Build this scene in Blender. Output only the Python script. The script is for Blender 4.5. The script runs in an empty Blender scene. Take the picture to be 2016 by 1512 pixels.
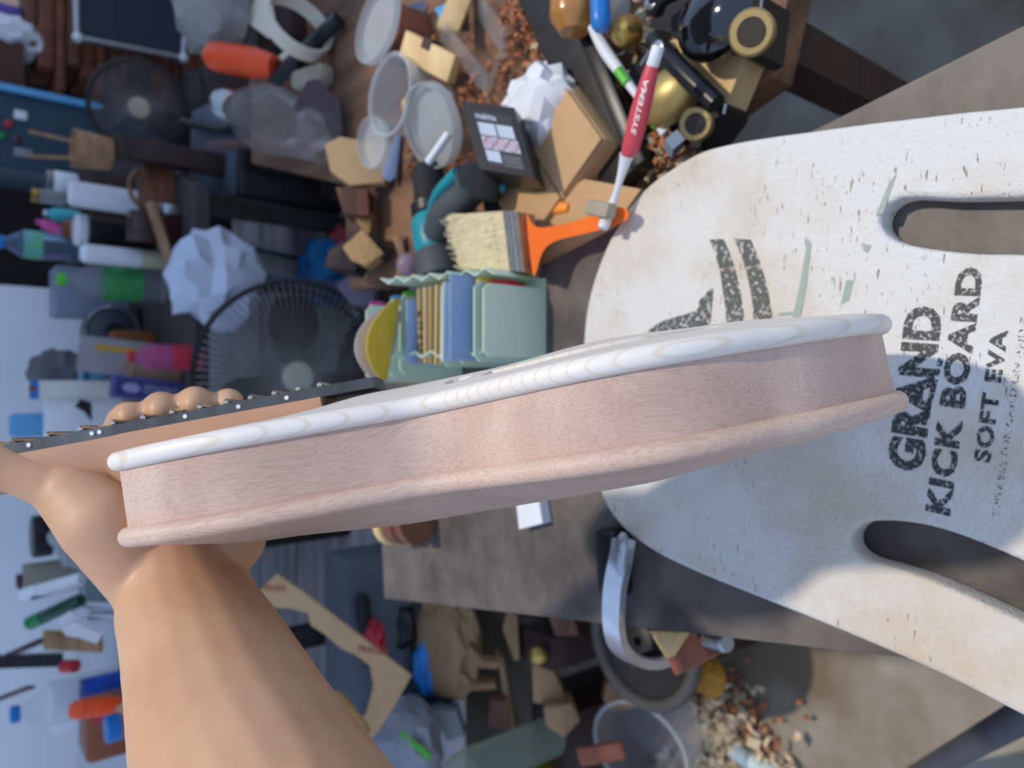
import bpy, bmesh, math, random
from mathutils import Vector, Matrix, noise
random.seed(7)
R_ = math.radians
scene = bpy.context.scene
COL = scene.collection
V = Vector
# ------------------------------------------------------------------ camera
FPX = 1456.0                      # focal length in pixels of the 2016x1512 frame
TH = R_(39.4)                     # camera looks 39.4 degrees below the horizon
CAM = V((0, 0, 1.21))
CF = V((0, math.cos(TH), -math.sin(TH)))      # forward
CR = V((0, -math.sin(TH), -math.cos(TH)))     # picture right = downwards (phone held upright, picture on its side)
CU = V((1, 0, 0))                             # picture up = world right
cd = bpy.data.cameras.new('camera')
cam = bpy.data.objects.new('camera', cd); COL.objects.link(cam)
cd.sensor_width = 36; cd.lens = 36 * FPX / 2016; cd.clip_start = .01; cd.clip_end = 100
cam.matrix_world = Matrix(((CR.x, CU.x, -CF.x, CAM.x), (CR.y, CU.y, -CF.y, CAM.y), (CR.z, CU.z, -CF.z, CAM.z), (0, 0, 0, 1)))
cd.dof.use_dof = True; cd.dof.focus_distance = .30; cd.dof.aperture_fstop = 9.5
scene.camera = cam
# ------------------------------------------------------------------ light
w = bpy.data.worlds.new('world'); scene.world = w; w.use_nodes = True
bgn = w.node_tree.nodes['Background']; bgn.inputs[0].default_value = (.48, .65, 1, 1); bgn.inputs[1].default_value = 1.05
SUN = V((.25, .14, .95)).normalized()
sd = bpy.data.lights.new('sun', 'SUN'); sd.energy = 2.5; sd.color = (1, .89, .74); sd.angle = R_(2.2)
sun = bpy.data.objects.new('sun', sd); COL.objects.link(sun); sun.location = (2, 1, 5)
sun.rotation_euler = (-SUN).to_track_quat('-Z', 'Y').to_euler()
vs = scene.view_settings
vs.view_transform = 'Standard'; vs.look = 'None'; vs.gamma = 1; vs.use_curve_mapping = False; vs.exposure = -.05
# ------------------------------------------------------------------ helpers
def P(px, py, d):
    return CAM + CF * d + CR * ((px - 1008) / FPX * d) + CU * ((756 - py) / FPX * d)
def ray(px, py):
    return CF + CR * ((px - 1008) / FPX) + CU * ((756 - py) / FPX)
def onZ(px, py, z):
    r = ray(px, py); return CAM + r * ((z - CAM.z) / r.z)
def onY(px, py, y):
    r = ray(px, py); return CAM + r * (y / r.y)
def dep(p): return (p - CAM).dot(CF)
def camp(a, b, c): return CAM + CR * a + CU * b + CF * c
def T(x=0, y=0, z=0):
    return Matrix.Translation(V((x, y, z)) if not isinstance(x, Vector) else x)
def RX(d): return Matrix.Rotation(R_(d), 4, 'X')
def RY(d): return Matrix.Rotation(R_(d), 4, 'Y')
def RZ(d): return Matrix.Rotation(R_(d), 4, 'Z')
def SC(x, y, z): return Matrix.Diagonal((x, y, z, 1))
def frame(o, z, x=None):
    """matrix with origin o, local z along z and local x near x"""
    z = z.normalized(); x = V((1, 0, 0)) if x is None else x
    if abs(x.normalized().dot(z)) > .98: x = V((0, 1, 0))
    y = z.cross(x).normalized(); x = y.cross(z)
    return Matrix(((x.x, y.x, z.x, o.x), (x.y, y.y, z.y, o.y), (x.z, y.z, z.z, o.z), (0, 0, 0, 1)))
def BM(): return bmesh.new()
def box(bm, s, m=Matrix()):
    bmesh.ops.create_cube(bm, size=1, matrix=m @ SC(*s)); return bm
def cyl(bm, r1, r2, h, m=Matrix(), seg=24):
    bmesh.ops.create_cone(bm, cap_ends=True, segments=seg, radius1=r1, radius2=r2, depth=h, matrix=m @ T(0, 0, h / 2)); return bm
def sph(bm, r, m=Matrix(), u=16, v=10):
    bmesh.ops.create_uvsphere(bm, u_segments=u, v_segments=v, radius=r, matrix=m); return bm
def rings(bm, rs, closed=False, cap=True):
    """skin a list of equally long vertex rings"""
    vv = [[bm.verts.new(p) for p in r] for r in rs]
    n = len(vv[0]); k = len(vv)
    for i in range(k if closed else k - 1):
        a, b = vv[i], vv[(i + 1) % k]
        for j in range(n):
            try: bm.faces.new((a[j], a[(j + 1) % n], b[(j + 1) % n], b[j]))
            except ValueError: pass
    if cap and not closed:
        bm.faces.new(vv[0][::-1]); bm.faces.new(vv[-1])
    return bm
def lathe(bm, prof, m=Matrix(), seg=28, cap=True):
    rs = [[m @ V((r * math.cos(2 * math.pi * j / seg), r * math.sin(2 * math.pi * j / seg), z)) for j in range(seg)] for r, z in prof]
    return rings(bm, rs, cap=cap)
def tube(bm, pts, rad, seg=10, closed=False):
    pts = [V(p) for p in pts]; n = len(pts)
    if not hasattr(rad, '__len__'): rad = [rad] * n
    up = None; rs = []
    for i, p in enumerate(pts):
        t = (pts[(i + 1) % n] - pts[i - 1]) if closed else (pts[min(i + 1, n - 1)] - pts[max(i - 1, 0)])
        t.normalize()
        if up is None: up = t.orthogonal()
        up = (up - t * up.dot(t)); up.normalize(); s = t.cross(up)
        rs.append([p + (up * math.cos(2 * math.pi * j / seg) + s * math.sin(2 * math.pi * j / seg)) * rad[i] for j in range(seg)])
    return rings(bm, rs, closed=closed)
def prism(bm, poly, h, m=Matrix(), z0=0):
    a = [bm.verts.new(m @ V((x, y, z0))) for x, y in poly]; b = [bm.verts.new(m @ V((x, y, z0 + h))) for x, y in poly]
    n = len(poly)
    fs = [bm.faces.new(a[::-1]), bm.faces.new(b)]
    for i in range(n): bm.faces.new((a[i], a[(i + 1) % n], b[(i + 1) % n], b[i]))
    return bm
def catmull(pts, per=8, closed=False):
    out = []; n = len(pts); pts = [V(p) for p in pts]
    for i in range(n if closed else n - 1):
        g = (lambda k: pts[k % n]) if closed else (lambda k: pts[max(0, min(n - 1, k))])
        p0, p1, p2, p3 = g(i - 1), g(i), g(i + 1), g(i + 2)
        for s in range(per):
            t = s / per
            out.append(.5 * ((2 * p1) + (p2 - p0) * t + (2 * p0 - 5 * p1 + 4 * p2 - p3) * t * t + (3 * p1 - p0 - 3 * p2 + p3) * t ** 3))
    if not closed: out.append(pts[-1])
    return out
def fin(name, bm, mat, parent=None, bev=0, seg=2, ang=38, smooth=True):
    """finish a bmesh whose vertices are in world space: one mesh object with its origin at its middle"""
    if bev:
        es = [e for e in bm.edges if len(e.link_faces) == 2 and e.calc_face_angle(0) > R_(30)]
        bmesh.ops.bevel(bm, geom=es, offset=bev, segments=seg, profile=.5, affect='EDGES', clamp_overlap=True)
    bmesh.ops.recalc_face_normals(bm, faces=bm.faces)
    if smooth:
        for f in bm.faces: f.smooth = True
        for e in bm.edges:
            if len(e.link_faces) == 2 and e.calc_face_angle(0) > R_(ang): e.smooth = False
    vs_ = [v.co for v in bm.verts]
    lo = V((min(v[i] for v in vs_) for i in range(3))); hi = V((max(v[i] for v in vs_) for i in range(3)))
    c = (lo + hi) / 2
    if parent is None: c.z = lo.z
    bmesh.ops.translate(bm, verts=bm.verts, vec=-c)
    me = bpy.data.meshes.new(name); bm.to_mesh(me); bm.free()
    return link(name, me, mat, parent, c)
WLOC = {}
def link(name, me, mat, parent=None, c=V((0, 0, 0)), m3=None):
    o = bpy.data.objects.new(name, me)
    if mat is not None and not me.materials: me.materials.append(mat)
    COL.objects.link(o)
    WLOC[o.name] = c.copy()
    if parent is not None:
        o.parent = parent; o.location = c - WLOC[parent.name]
    else: o.location = c
    return o
def tag(o, label, cat, group=None, kind=None):
    o['label'] = label; o['category'] = cat
    if group: o['group'] = group
    if kind: o['kind'] = kind
    return o
def struct(o):
    o['kind'] = 'structure'; return o
def thing(name, label, cat, loc, group=None):
    o = bpy.data.objects.new(name, None); o.empty_display_size = .05; COL.objects.link(o); o.location = loc
    WLOC[o.name] = V(loc); return tag(o, label, cat, group)
def evalmesh(o):
    dg = bpy.context.evaluated_depsgraph_get(); me = bpy.data.meshes.new_from_object(o.evaluated_get(dg))
    return me
# ------------------------------------------------------------------ materials
def lin(c):
    return tuple((x / 12.92 if x <= .04045 else ((x + .055) / 1.055) ** 2.4) for x in [k / 255 for k in c])
def newmat(name):
    m = bpy.data.materials.new(name); m.use_nodes = True; nt = m.node_tree
    return m, nt, nt.nodes['Principled BSDF']
def nd(nt, t, **kw):
    n = nt.nodes.new(t)
    for k, v in kw.items():
        if k in n.inputs: n.inputs[k].default_value = v
        else: setattr(n, k, v)
    return n
MATS = {}
def mat(key, col, rough=.5, metal=0, var=.18, scale=14, bump=0, bscale=60, stretch=None, col2=None, trans=0, ior=1.45, alpha=1, sss=0, contrast=(.3, .7), coat=0):
    """one procedural material: a base colour broken up by noise, with optional relief"""
    if key in MATS: return MATS[key]
    m, nt, b = newmat(key); L = nt.links.new
    c1 = lin(col); c2 = lin(col2) if col2 else tuple(x * (1 - var * 1.6) for x in c1)
    tc = nd(nt, 'ShaderNodeTexCoord'); mp = nd(nt, 'ShaderNodeMapping')
    L(tc.outputs['Object'], mp.inputs[0])
    if stretch: mp.inputs['Scale'].default_value = stretch
    nz = nd(nt, 'ShaderNodeTexNoise', Scale=scale, Detail=5, Roughness=.6); L(mp.outputs[0], nz.inputs[0])
    rp = nd(nt, 'ShaderNodeValToRGB'); rp.color_ramp.elements[0].position = contrast[0]; rp.color_ramp.elements[1].position = contrast[1]
    rp.color_ramp.elements[0].color = (*c2, 1); rp.color_ramp.elements[1].color = (*c1, 1)
    L(nz.outputs[0], rp.inputs[0]); L(rp.outputs[0], b.inputs['Base Color'])
    b.inputs['Roughness'].default_value = rough; b.inputs['Metallic'].default_value = metal
    b.inputs['Transmission Weight'].default_value = trans; b.inputs['IOR'].default_value = ior; b.inputs['Alpha'].default_value = alpha
    b.inputs['Subsurface Weight'].default_value = sss; b.inputs['Coat Weight'].default_value = coat
    if bump:
        n2 = nd(nt, 'ShaderNodeTexNoise', Scale=bscale, Detail=4); L(mp.outputs[0], n2.inputs[0])
        bp = nd(nt, 'ShaderNodeBump', Strength=bump, Distance=.002); L(n2.outputs[0], bp.inputs['Height']); L(bp.outputs[0], b.inputs['Normal'])
    MATS[key] = m; return m
def wood(key, col, col2, axis=0, scale=26, rough=.6, bump=.15):
    s = [6, 6, 6]; s[axis] = .45
    return mat(key, col, rough, 0, scale=scale / 6, stretch=tuple(s), col2=col2, bump=bump, bscale=30, contrast=(.35, .62))
def text_mesh(s, name='print'):
    cu = bpy.data.curves.new(name, 'FONT'); cu.body = s; cu.resolution_u = 3; cu.fill_mode = 'FRONT'
    return cu
def put_text(s, name, mtl, parent, p0, p1, capdir, height, bold=0, space=1.0, lift=V((0, 0, .0006))):
    """lettering from p0 to p1 along its baseline, capitals rising along capdir by height"""
    cu = text_mesh(s); cu.offset = bold; cu.space_character = space
    o = bpy.data.objects.new(name, cu); COL.objects.link(o); bpy.context.view_layer.update()
    me = evalmesh(o); bpy.data.objects.remove(o)
    xs = [v.co.x for v in me.vertices]; ys = [v.co.y for v in me.vertices]
    x0, x1, y1 = min(xs), max(xs), max(ys); y0 = 0
    ex = (p1 - p0); ey = capdir.normalized() * height
    for v in me.vertices:
        v.co = p0 + lift + ex * ((v.co.x - x0) / (x1 - x0)) + ey * ((v.co.y - y0) / (y1 - y0))
    c = sum((v.co for v in me.vertices), V()) / len(me.vertices)
    for v in me.vertices: v.co -= c
    me.name = name; me.materials.clear()
    return link(name, me, mtl, parent, c)
# ================================================================== THE SETTING
BT = .75          # bench slab top
KB = .77          # kickboard top
m_floor = mat('floor_concrete', (150, 144, 130), .9, var=.2, scale=4, bump=.4, bscale=60, col2=(112, 96, 76), contrast=(.40, .66))
bm = BM(); box(bm, (14, 14, .1), T(0, 2, -.05)); struct(fin('floor', bm, m_floor))
m_wall = mat('wall_plaster', (232, 234, 236), .9, var=.06, scale=3)
bm = BM(); box(bm, (2.7, .1, 2.6), T(-1.04, 2.85, 1.3)); struct(fin('wall_back', bm, m_wall))
m_wd = mat('wall_dark_boards', (44, 34, 32), .8, var=.25, scale=8)
bm = BM(); box(bm, (1.14, .08, 2.6), T(.88, 3.6, 1.3)); struct(fin('wall_rear', bm, m_wd))
m_out = mat('wall_peach', (236, 206, 176), .9, var=.05, scale=3)
bm = BM(); box(bm, (5, .1, 2.6), T(3.2, 6.6, 1.3)); struct(fin('wall_outside', bm, m_out))
m_tin = mat('roof_tin', (150, 150, 150), .6, .3)  # unseen roof, added to keep the sun off the rear tables
bm = BM()
for i in range(22): cyl(bm, .05, .05, 4.6, T(-2.3 + i * .24, 1.5, 4.55) @ RX(-90), 10)
box(bm, (5.4, 4.6, .02), T(.2, 3.8, 4.52)); struct(fin('ceiling', bm, m_tin))

# ================================================================== MAIN BENCH (narrow slab on a steel frame)
def bench():
    m = mat('bench_slab', (110, 102, 95), .5, var=.3, scale=14, bump=.35, bscale=45, col2=(64, 57, 54), contrast=(.34, .68))
    ca = [onZ(757, 1178, BT), onZ(1830, 1300, BT), onZ(1600, 258, BT), onZ(1060, 527, BT)]
    dl = (ca[1] - ca[0]).normalized(); dr = (ca[2] - ca[3]).normalized()
    far_r = ca[3] - dr * ((ca[3].y - ca[0].y - .03) / dr.y)
    near_l = ca[1] + dl * .45; near_r = ca[2] + dr * .45
    t = thing('workbench', 'narrow dark stained slab workbench under the foam kickboard', 'workbench', ((ca[0] + near_r) / 2).to_2d().to_3d())
    bm = BM(); prism(bm, [(p.x, p.y) for p in (ca[0], far_r, near_r, near_l)][::-1], .03, T(0, 0, BT - .03))
    fin('slab', bm, m, t, bev=.003)
    ms = mat('bench_steel', (44, 44, 50), .5, .6)
    cs = [ca[0], far_r, near_r, near_l]; cc = sum(cs, V()) / 4
    q = [c + (cc - c) * .1 for c in cs]
    for c in q:
        bm = BM(); box(bm, (.035, .035, BT - .03), T(c.x, c.y, (BT - .03) / 2)); fin('leg', bm, ms, t)
    for i in range(4):
        a, b = q[i], q[(i + 1) % 4]
        for z in (BT - .055, .18):
            A = V((a.x, a.y, z)); B_ = V((b.x, b.y, z)); bm = BM()
            box(bm, (.03, .03, (B_ - A).length), frame(A, B_ - A) @ T(0, 0, (B_ - A).length / 2)); fin('rail', bm, ms, t)
    return t
bench()

# ================================================================== FOAM KICKBOARD
def kickboard():
    out_px = [(2016, 208), (1900, 219), (1800, 231), (1700, 243), (1600, 257), (1500, 271), (1430, 284), (1375, 300), (1320, 332), (1270, 370), (1230, 420),
              (1195, 480), (1168, 550), (1152, 620), (1146, 700), (1146, 780), (1153, 860), (1170, 940), (1195, 1000), (1232, 1046), (1290, 1088), (1370, 1127),
              (1480, 1172), (1600, 1220), (1700, 1262), (1800, 1305), (1900, 1352), (2016, 1412)]
    pts = [onZ(x, y, KB) for x, y in out_px]
    a, b = pts[0], pts[-1]
    da = (pts[0] - pts[2]).normalized(); db = (pts[-1] - pts[-3]).normalized()
    back = [b + db * .07, b + db * .095 + V((.02, -.005, 0)), (a + b) / 2 + (da + db) * .055, a + da * .095 - V((.02, .005, 0)), a + da * .07]
    outl = catmull(pts + back, 4, True)
    h1 = [onZ(x, y, KB) for x, y in [(2016, 386), (1950, 388), (1860, 389), (1800, 386), (1762, 392), (1736, 415), (1733, 445), (1756, 470), (1800, 484), (1860, 493), (1930, 499), (2016, 500)]]
    e = (h1[0] - h1[2]).normalized(); f = (h1[-1] - h1[-3]).normalized()
    h1 = catmull([h1[0] + e * .03, *h1, h1[-1] + f * .03, (h1[0] + h1[-1]) / 2 + f * .05], 4, True)
    h2 = [onZ(x, y, KB) for x, y in [(2016, 1107), (1930, 1070), (1860, 1045), (1800, 1031), (1740, 1026), (1700, 1031), (1676, 1052), (1677, 1080), (1704, 1102), (1760, 1119), (1830, 1142), (1900, 1172), (2016, 1226)]]
    e = (h2[0] - h2[2]).normalized(); f = (h2[-1] - h2[-3]).normalized()
    h2 = catmull([h2[0] + e * .03, *h2, h2[-1] + f * .03, (h2[0] + h2[-1]) / 2 + f * .05], 4, True)
    base = V((0, .25, BT))
    cu = bpy.data.curves.new('kb', 'CURVE'); cu.dimensions = '2D'; cu.fill_mode = 'BOTH'
    bev = .0035
    for loop in (outl, h1, h2):
        sp = cu.splines.new('POLY'); sp.points.add(len(loop) - 1); sp.use_cyclic_u = True
        for q, p in zip(sp.points, loop): q.co = (p.x - base.x, p.y - base.y, 0, 1)
    cu.extrude = .010 - bev - .0002; cu.bevel_depth = bev; cu.bevel_resolution = 3; cu.offset = -bev
    o = bpy.data.objects.new('kb', cu); COL.objects.link(o); bpy.context.view_layer.update()
    me = evalmesh(o); bpy.data.objects.remove(o)
    zs = [v.co.z for v in me.vertices]; k = .02 / (max(zs) - min(zs))
    for v in me.vertices: v.co.z = (v.co.z - min(zs)) * k
    me.materials.clear(); me.name = 'foam_slab'
    for p in me.polygons: p.use_smooth = abs(p.normal.z) < .99
    t = thing('kickboard', 'white foam swimming kickboard with two hand holes and black print on the bench', 'kickboard', base)
    # foam: chalky white with stains, scuffs and little cuts
    m, nt, b_ = newmat('foam'); L = nt.links.new
    tc = nd(nt, 'ShaderNodeTexCoord')
    n1 = nd(nt, 'ShaderNodeTexNoise', Scale=9, Detail=6, Roughness=.65); L(tc.outputs['Object'], n1.inputs[0])
    r1 = nd(nt, 'ShaderNodeValToRGB'); e1 = r1.color_ramp.elements
    e1[0].position = .33; e1[0].color = (*lin((200, 184, 160)), 1); e1[1].position = .58; e1[1].color = (*lin((214, 213, 208)), 1); L(n1.outputs[0], r1.inputs[0])
    mp = nd(nt, 'ShaderNodeMapping'); mp.inputs['Scale'].default_value = (40, 190, 40); mp.inputs['Rotation'].default_value = (0, 0, R_(8)); L(tc.outputs['Object'], mp.inputs[0])
    n2 = nd(nt, 'ShaderNodeTexNoise', Scale=3.2, Detail=2); L(mp.outputs[0], n2.inputs[0])
    r2 = nd(nt, 'ShaderNodeValToRGB'); r2.color_ramp.elements[0].position = .67; r2.color_ramp.elements[1].position = .75; L(n2.outputs[0], r2.inputs[0])
    n3 = nd(nt, 'ShaderNodeTexNoise', Scale=14, Detail=2); L(tc.outputs['Object'], n3.inputs[0])
    r3 = nd(nt, 'ShaderNodeValToRGB'); r3.color_ramp.elements[0].position = .50; r3.color_ramp.elements[1].position = .58; L(n3.outputs[0], r3.inputs[0])
    mu = nd(nt, 'ShaderNodeMath', operation='MULTIPLY'); L(r2.outputs[0], mu.inputs[0]); L(r3.outputs[0], mu.inputs[1])
    mx = nd(nt, 'ShaderNodeMix', data_type='RGBA'); L(mu.outputs[0], mx.inputs[0]); L(r1.outputs[0], mx.inputs[6]); mx.inputs[7].default_value = (*lin((164, 146, 120)), 1)
    L(mx.outputs[2], b_.inputs['Base Color']); b_.inputs['Roughness'].default_value = .85
    n4 = nd(nt, 'ShaderNodeTexNoise', Scale=420, Detail=3); L(tc.outputs['Object'], n4.inputs[0])
    ad = nd(nt, 'ShaderNodeMath', operation='MULTIPLY_ADD'); L(mu.outputs[0], ad.inputs[0]); ad.inputs[1].default_value = -.8; L(n4.outputs[0], ad.inputs[2])
    bp = nd(nt, 'ShaderNodeBump', Strength=.9, Distance=.0014); L(ad.outputs[0], bp.inputs['Height']); L(bp.outputs[0], b_.inputs['Normal'])
    link('foam_slab', me, m, t, base)
    # worn black print
    def worn(key, col, cut, sc):
        m, nt, b_ = newmat(key); L = nt.links.new
        tc = nd(nt, 'ShaderNodeTexCoord'); n = nd(nt, 'ShaderNodeTexNoise', Scale=sc, Detail=8, Roughness=.8); L(tc.outputs['Object'], n.inputs[0])
        r = nd(nt, 'ShaderNodeValToRGB'); r.color_ramp.elements[0].position = cut; r.color_ramp.elements[1].position = cut + .05; L(n.outputs[0], r.inputs[0])
        b_.inputs['Base Color'].default_value = (*lin(col), 1); b_.inputs['Roughness'].default_value = .55
        tr = nd(nt, 'ShaderNodeBsdfTransparent'); ms = nd(nt, 'ShaderNodeMixShader')
        L(r.outputs[0], ms.inputs[0]); L(tr.outputs[0], ms.inputs[1]); L(b_.outputs[0], ms.inputs[2]); L(ms.outputs[0], nt.nodes['Material Output'].inputs[0])
        return m
    ink = worn('print_ink', (50, 54, 56), .44, 420); ink2 = worn('print_ink_faded', (78, 84, 82), .45, 260); ink3 = worn('print_ink_faint', (84, 86, 90), .50, 420); grn = worn('print_green', (150, 164, 154), .36, 60)
    z = KB + .0004
    def line(s, name, p0, p1, cap, mm, bold, space=1.0):
        A, B_ = onZ(*p0, z), onZ(*p1, z); C = onZ(*cap, z)
        ex = (B_ - A).normalized(); cdv = (C - A) - ex * (C - A).dot(ex)
        put_text(s, name, mm, t, A, B_, cdv, cdv.length, bold, space, V())
    line('GRAND', 'printed_line', (1812, 932), (1852, 604), (1744, 928), ink, .052, 1.04)
    line('KICK BOARD', 'printed_line', (1867, 1016), (1934, 526), (1820, 1010), ink, .045, 1.1)
    line('SOFT EVA', 'printed_line', (1948, 912), (1983, 650), (1916, 908), ink, .04, 1.12)
    line('SUITABLE FOR CHILDREN AND 8', 'printed_line', (1966, 1018), (2022, 626), (1953, 1016), ink3, .02, 1.1)
    def flat(name, polys, mm, dz=0):
        bm = BM()
        for po in polys:
            vv = [bm.verts.new(onZ(x, y, z + dz)) for x, y in po]; bm.faces.new(vv)
        for f in bm.faces: f.normal_update()
        o = fin(name, bm, mm, t, smooth=False)
        for f in o.data.polygons:
            pass
        return o
    flat('printed_bar', [[(1808 + k * .26 - 0, 856 - k), (1818 + k * .26, 858 - k), (1818 + (k + l) * .26, 858 - k - l), (1808 + (k + l) * .26, 856 - k - l)] for k, l in ((0, 14), (20, 26), (52, 30), (84, 26), (118, 12), (136, 16))], ink)
    def band(p, q, n=14):
        a = catmull([V((*i, 0)) for i in p], 5); b = catmull([V((*i, 0)) for i in q], 5)
        return [[(a[i].x, a[i].y), (a[i + 1].x, a[i + 1].y), (b[i + 1].x, b[i + 1].y), (b[i].x, b[i].y)] for i in range(min(len(a), len(b)) - 1)]
    flat('printed_logo', band([(1397, 472), (1414, 520), (1424, 580), (1430, 640), (1430, 760)], [(1424, 470), (1444, 520), (1458, 580), (1465, 640), (1466, 760)]), ink2)
    flat('printed_logo', band([(1446, 470), (1464, 518), (1478, 575), (1484, 640), (1486, 760)], [(1478, 472), (1496, 518), (1512, 575), (1521, 640), (1524, 760)]), ink2)
    flat('printed_logo', band([(1262, 664), (1300, 634), (1368, 612), (1378, 590), (1400, 567)], [(1262, 700), (1310, 690), (1380, 672), (1396, 650), (1404, 568)]), ink2)
    flat('printed_stroke', [[(1590, 470), (1597, 478), (1588, 560), (1576, 625), (1560, 628), (1575, 560)], [(1532, 616), (1560, 614), (1560, 620), (1532, 622)],
                            [(1697, 478), (1715, 484), (1708, 498), (1700, 494)], [(1666, 552), (1680, 552), (1672, 590), (1655, 600)], [(1750, 360), (1766, 340), (1738, 420), (1724, 424)]], grn)
    return t
kickboard()

# ================================================================== THE UNFINISHED MANDOLIN
ANG = R_(10.1); TILT = R_(-3.6)
exc = V((math.cos(ANG), math.sin(ANG), 0)); enc = V((-math.sin(ANG), math.cos(ANG), 0)); ewc = V((0, 0, 1))
enc, ewc = enc * math.cos(TILT) - ewc * math.sin(TILT), ewc * math.cos(TILT) + enc * math.sin(TILT)
MC = .385; N0 = -.0018
def mw(x, w_, n):
    v = exc * x + ewc * w_ + enc * (n + N0)
    return camp(v.x, v.y, v.z + MC)
HW = [(-.187, .040), (-.16, .055), (-.127, .064), (-.095, .0635), (-.066, .060), (-.047, .0575), (-.030, .062), (-.014, .074), (.003, .089), (.020, .102), (.038, .110), (.056, .113),
      (.076, .110), (.096, .103), (.118, .094), (.147, .075), (.165, .056), (.177, .030), (.1805, 0)]
def mandolin():
    near = catmull([V((x, h, 0)) for x, h in HW], 6)
    near = [(p.x, p.y) for p in near]
    def half(x):
        for i in range(len(near) - 1):
            if near[i][0] <= x <= near[i + 1][0] and near[i + 1][0] > near[i][0]:
                f = (x - near[i][0]) / (near[i + 1][0] - near[i][0]); return near[i][1] * (1 - f) + near[i + 1][1] * f
        return .004
    # closed outline, neck end edge first
    loop = [(x, -h) for x, h in near] + [(x, h) for x, h in near[-2::-1]] + [(-.187, w_) for w_ in (.024, .008, -.008, -.024)]
    N = len(loop)
    def off(d):
        r = []
        for i in range(N):
            a = V(loop[i - 1]); b = V(loop[(i + 1) % N]); t = (b - a).normalized(); nrm = V((t.y, -t.x))
            k = V(loop[i]) + nrm * d
            r.append(k)
        return r
    o2 = off(.005)
    if sum(o2[i].x * o2[(i + 1) % N].y - o2[(i + 1) % N].x * o2[i].y for i in range(N)) < 0:
        pass
    test = max(p.x for p in o2) > max(p[0] for p in loop)
    sg = 1 if test else -1
    HF = [(-.2, .001), (-.12, .004), (-.066, .009), (-.012, .0100), (.05, .0140), (.1, .0120), (.156, .0068), (.19, .001)]
    HB = [(-.2, .002), (-.13, .011), (-.05, .016), (.05, .015), (.12, .009), (.2, 0)]
    def interp(tb, x):
        for (a, b), (c, d) in zip(tb, tb[1:]):
            if x <= c:
                f = max(0, (x - a) / (c - a)); f = f * f * (3 - 2 * f); return b + (d - b) * f
        return tb[-1][1]
    def plate(z0, z1, tb, sgn):
        """z0 = face against the ribs, z1 = outer rim level, arch grows by sgn"""
        bm = BM(); rs = []; rad = abs(z1 - z0) / 2; zm = (z0 + z1) / 2
        inner = []
        for k in (0, .3, .6, .8, .92):
            ring = []
            for i, p in enumerate(off(sg * .0005)):
                sx = max(-.15, min(.12, p.x)); q = V((sx + (p.x - sx) * k, p.y * k)); ring.append((q, None))
            inner.append(ring)
        def arch(q):
            hw = half(max(-.185, min(.175, q.x))) + .002; r = min(1, abs(q.y) / max(hw, .01)); return interp(tb, q.x) * (1 - r * r) ** 1.25
        for ring in inner[1:]:
            rs.append([mw(q.x, q.y, z1 + sgn * arch(q)) for q, _ in ring])
        for a in (90, 60, 30, 0, -30, -60, -90):
            op = off(sg * (.0005 + rad * math.cos(R_(a))))
            rs.append([mw(q.x, q.y, zm + sgn * rad * math.sin(R_(a))) for q in op])
        rs.append([mw(max(-.15, min(.12, p.x)) + (p.x - max(-.15, min(.12, p.x))) * .8, p.y * .8, z0) for p in off(0)])
        rs2 = [[bm.verts.new(p) for p in r] for r in rs]
        for a, b in zip(rs2, rs2[1:]):
            for j in range(N): bm.faces.new((a[j], a[(j + 1) % N], b[(j + 1) % N], b[j]))
        for ringv, lvl in ((rs2[0], 'top'), (rs2[-1], 'bot')):
            # close across the middle with a strip between the two sides (mirror points)
            k = len(near)
            nr = ringv[:k]; fr = [ringv[(2 * (k - 1) - i)] for i in range(k)]
            mid = []
            for i in range(k):
                if i == k - 1: mid.append(nr[i]); continue
                pmid = (nr[i].co + fr[i].co) / 2
                if lvl == 'top':
                    x = (nr[i].co - camp(0, 0, MC)).dot(CR * exc.x + CU * exc.y + CF * exc.z)
                    pmid = mw(x, 0, z1 + sgn * interp(tb, x))
                mid.append(bm.verts.new(pmid))
            for i in range(k - 1):
                for q in ((nr[i], nr[i + 1], mid[i + 1], mid[i]), (mid[i], mid[i + 1], fr[i + 1], fr[i])):
                    q = [v for n_, v in enumerate(q) if v not in q[:n_]]
                    if len(q) > 2: bm.faces.new(q)
            endv = ringv[2 * k - 1:]
            bm.faces.new([mid[0], fr[0]] + endv + [nr[0]])
        return bm
    t = thing('mandolin', 'unfinished raw wood mandolin held upright by its neck, edge towards the viewer', 'mandolin', mw(.18, 0, -.02))
    # --- maple top
    m, nt, b_ = newmat('maple_top'); L = nt.links.new
    tc = nd(nt, 'ShaderNodeTexCoord'); mp = nd(nt, 'ShaderNodeMapping'); L(tc.outputs['Object'], mp.inputs[0])
    # rotate world-aligned object space so that x runs along the body
    rotm = Matrix(((CR * exc.x + CU * exc.y + CF * exc.z), (CR * ewc.x + CU * ewc.y + CF * ewc.z), (CR * enc.x + CU * enc.y + CF * enc.z)))
    mp.inputs['Rotation'].default_value = rotm.to_euler(); mp.inputs['Scale'].default_value = (1, 1, 1)
    wv = nd(nt, 'ShaderNodeTexWave', wave_type='RINGS', rings_direction='Z', wave_profile='SIN'); L(mp.outputs[0], wv.inputs[0])
    mp2 = nd(nt, 'ShaderNodeMapping'); mp2.inputs['Scale'].default_value = (.55, 1.6, 2.2); mp2.inputs['Location'].default_value = (.02, .05, .03); L(mp.outputs[0], mp2.inputs[0]); L(mp2.outputs[0], wv.inputs[0])
    wv.inputs['Scale'].default_value = 46; wv.inputs['Distortion'].default_value = 1.2; wv.inputs['Detail'].default_value = 2; wv.inputs['Detail Scale'].default_value = 1.5
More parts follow.
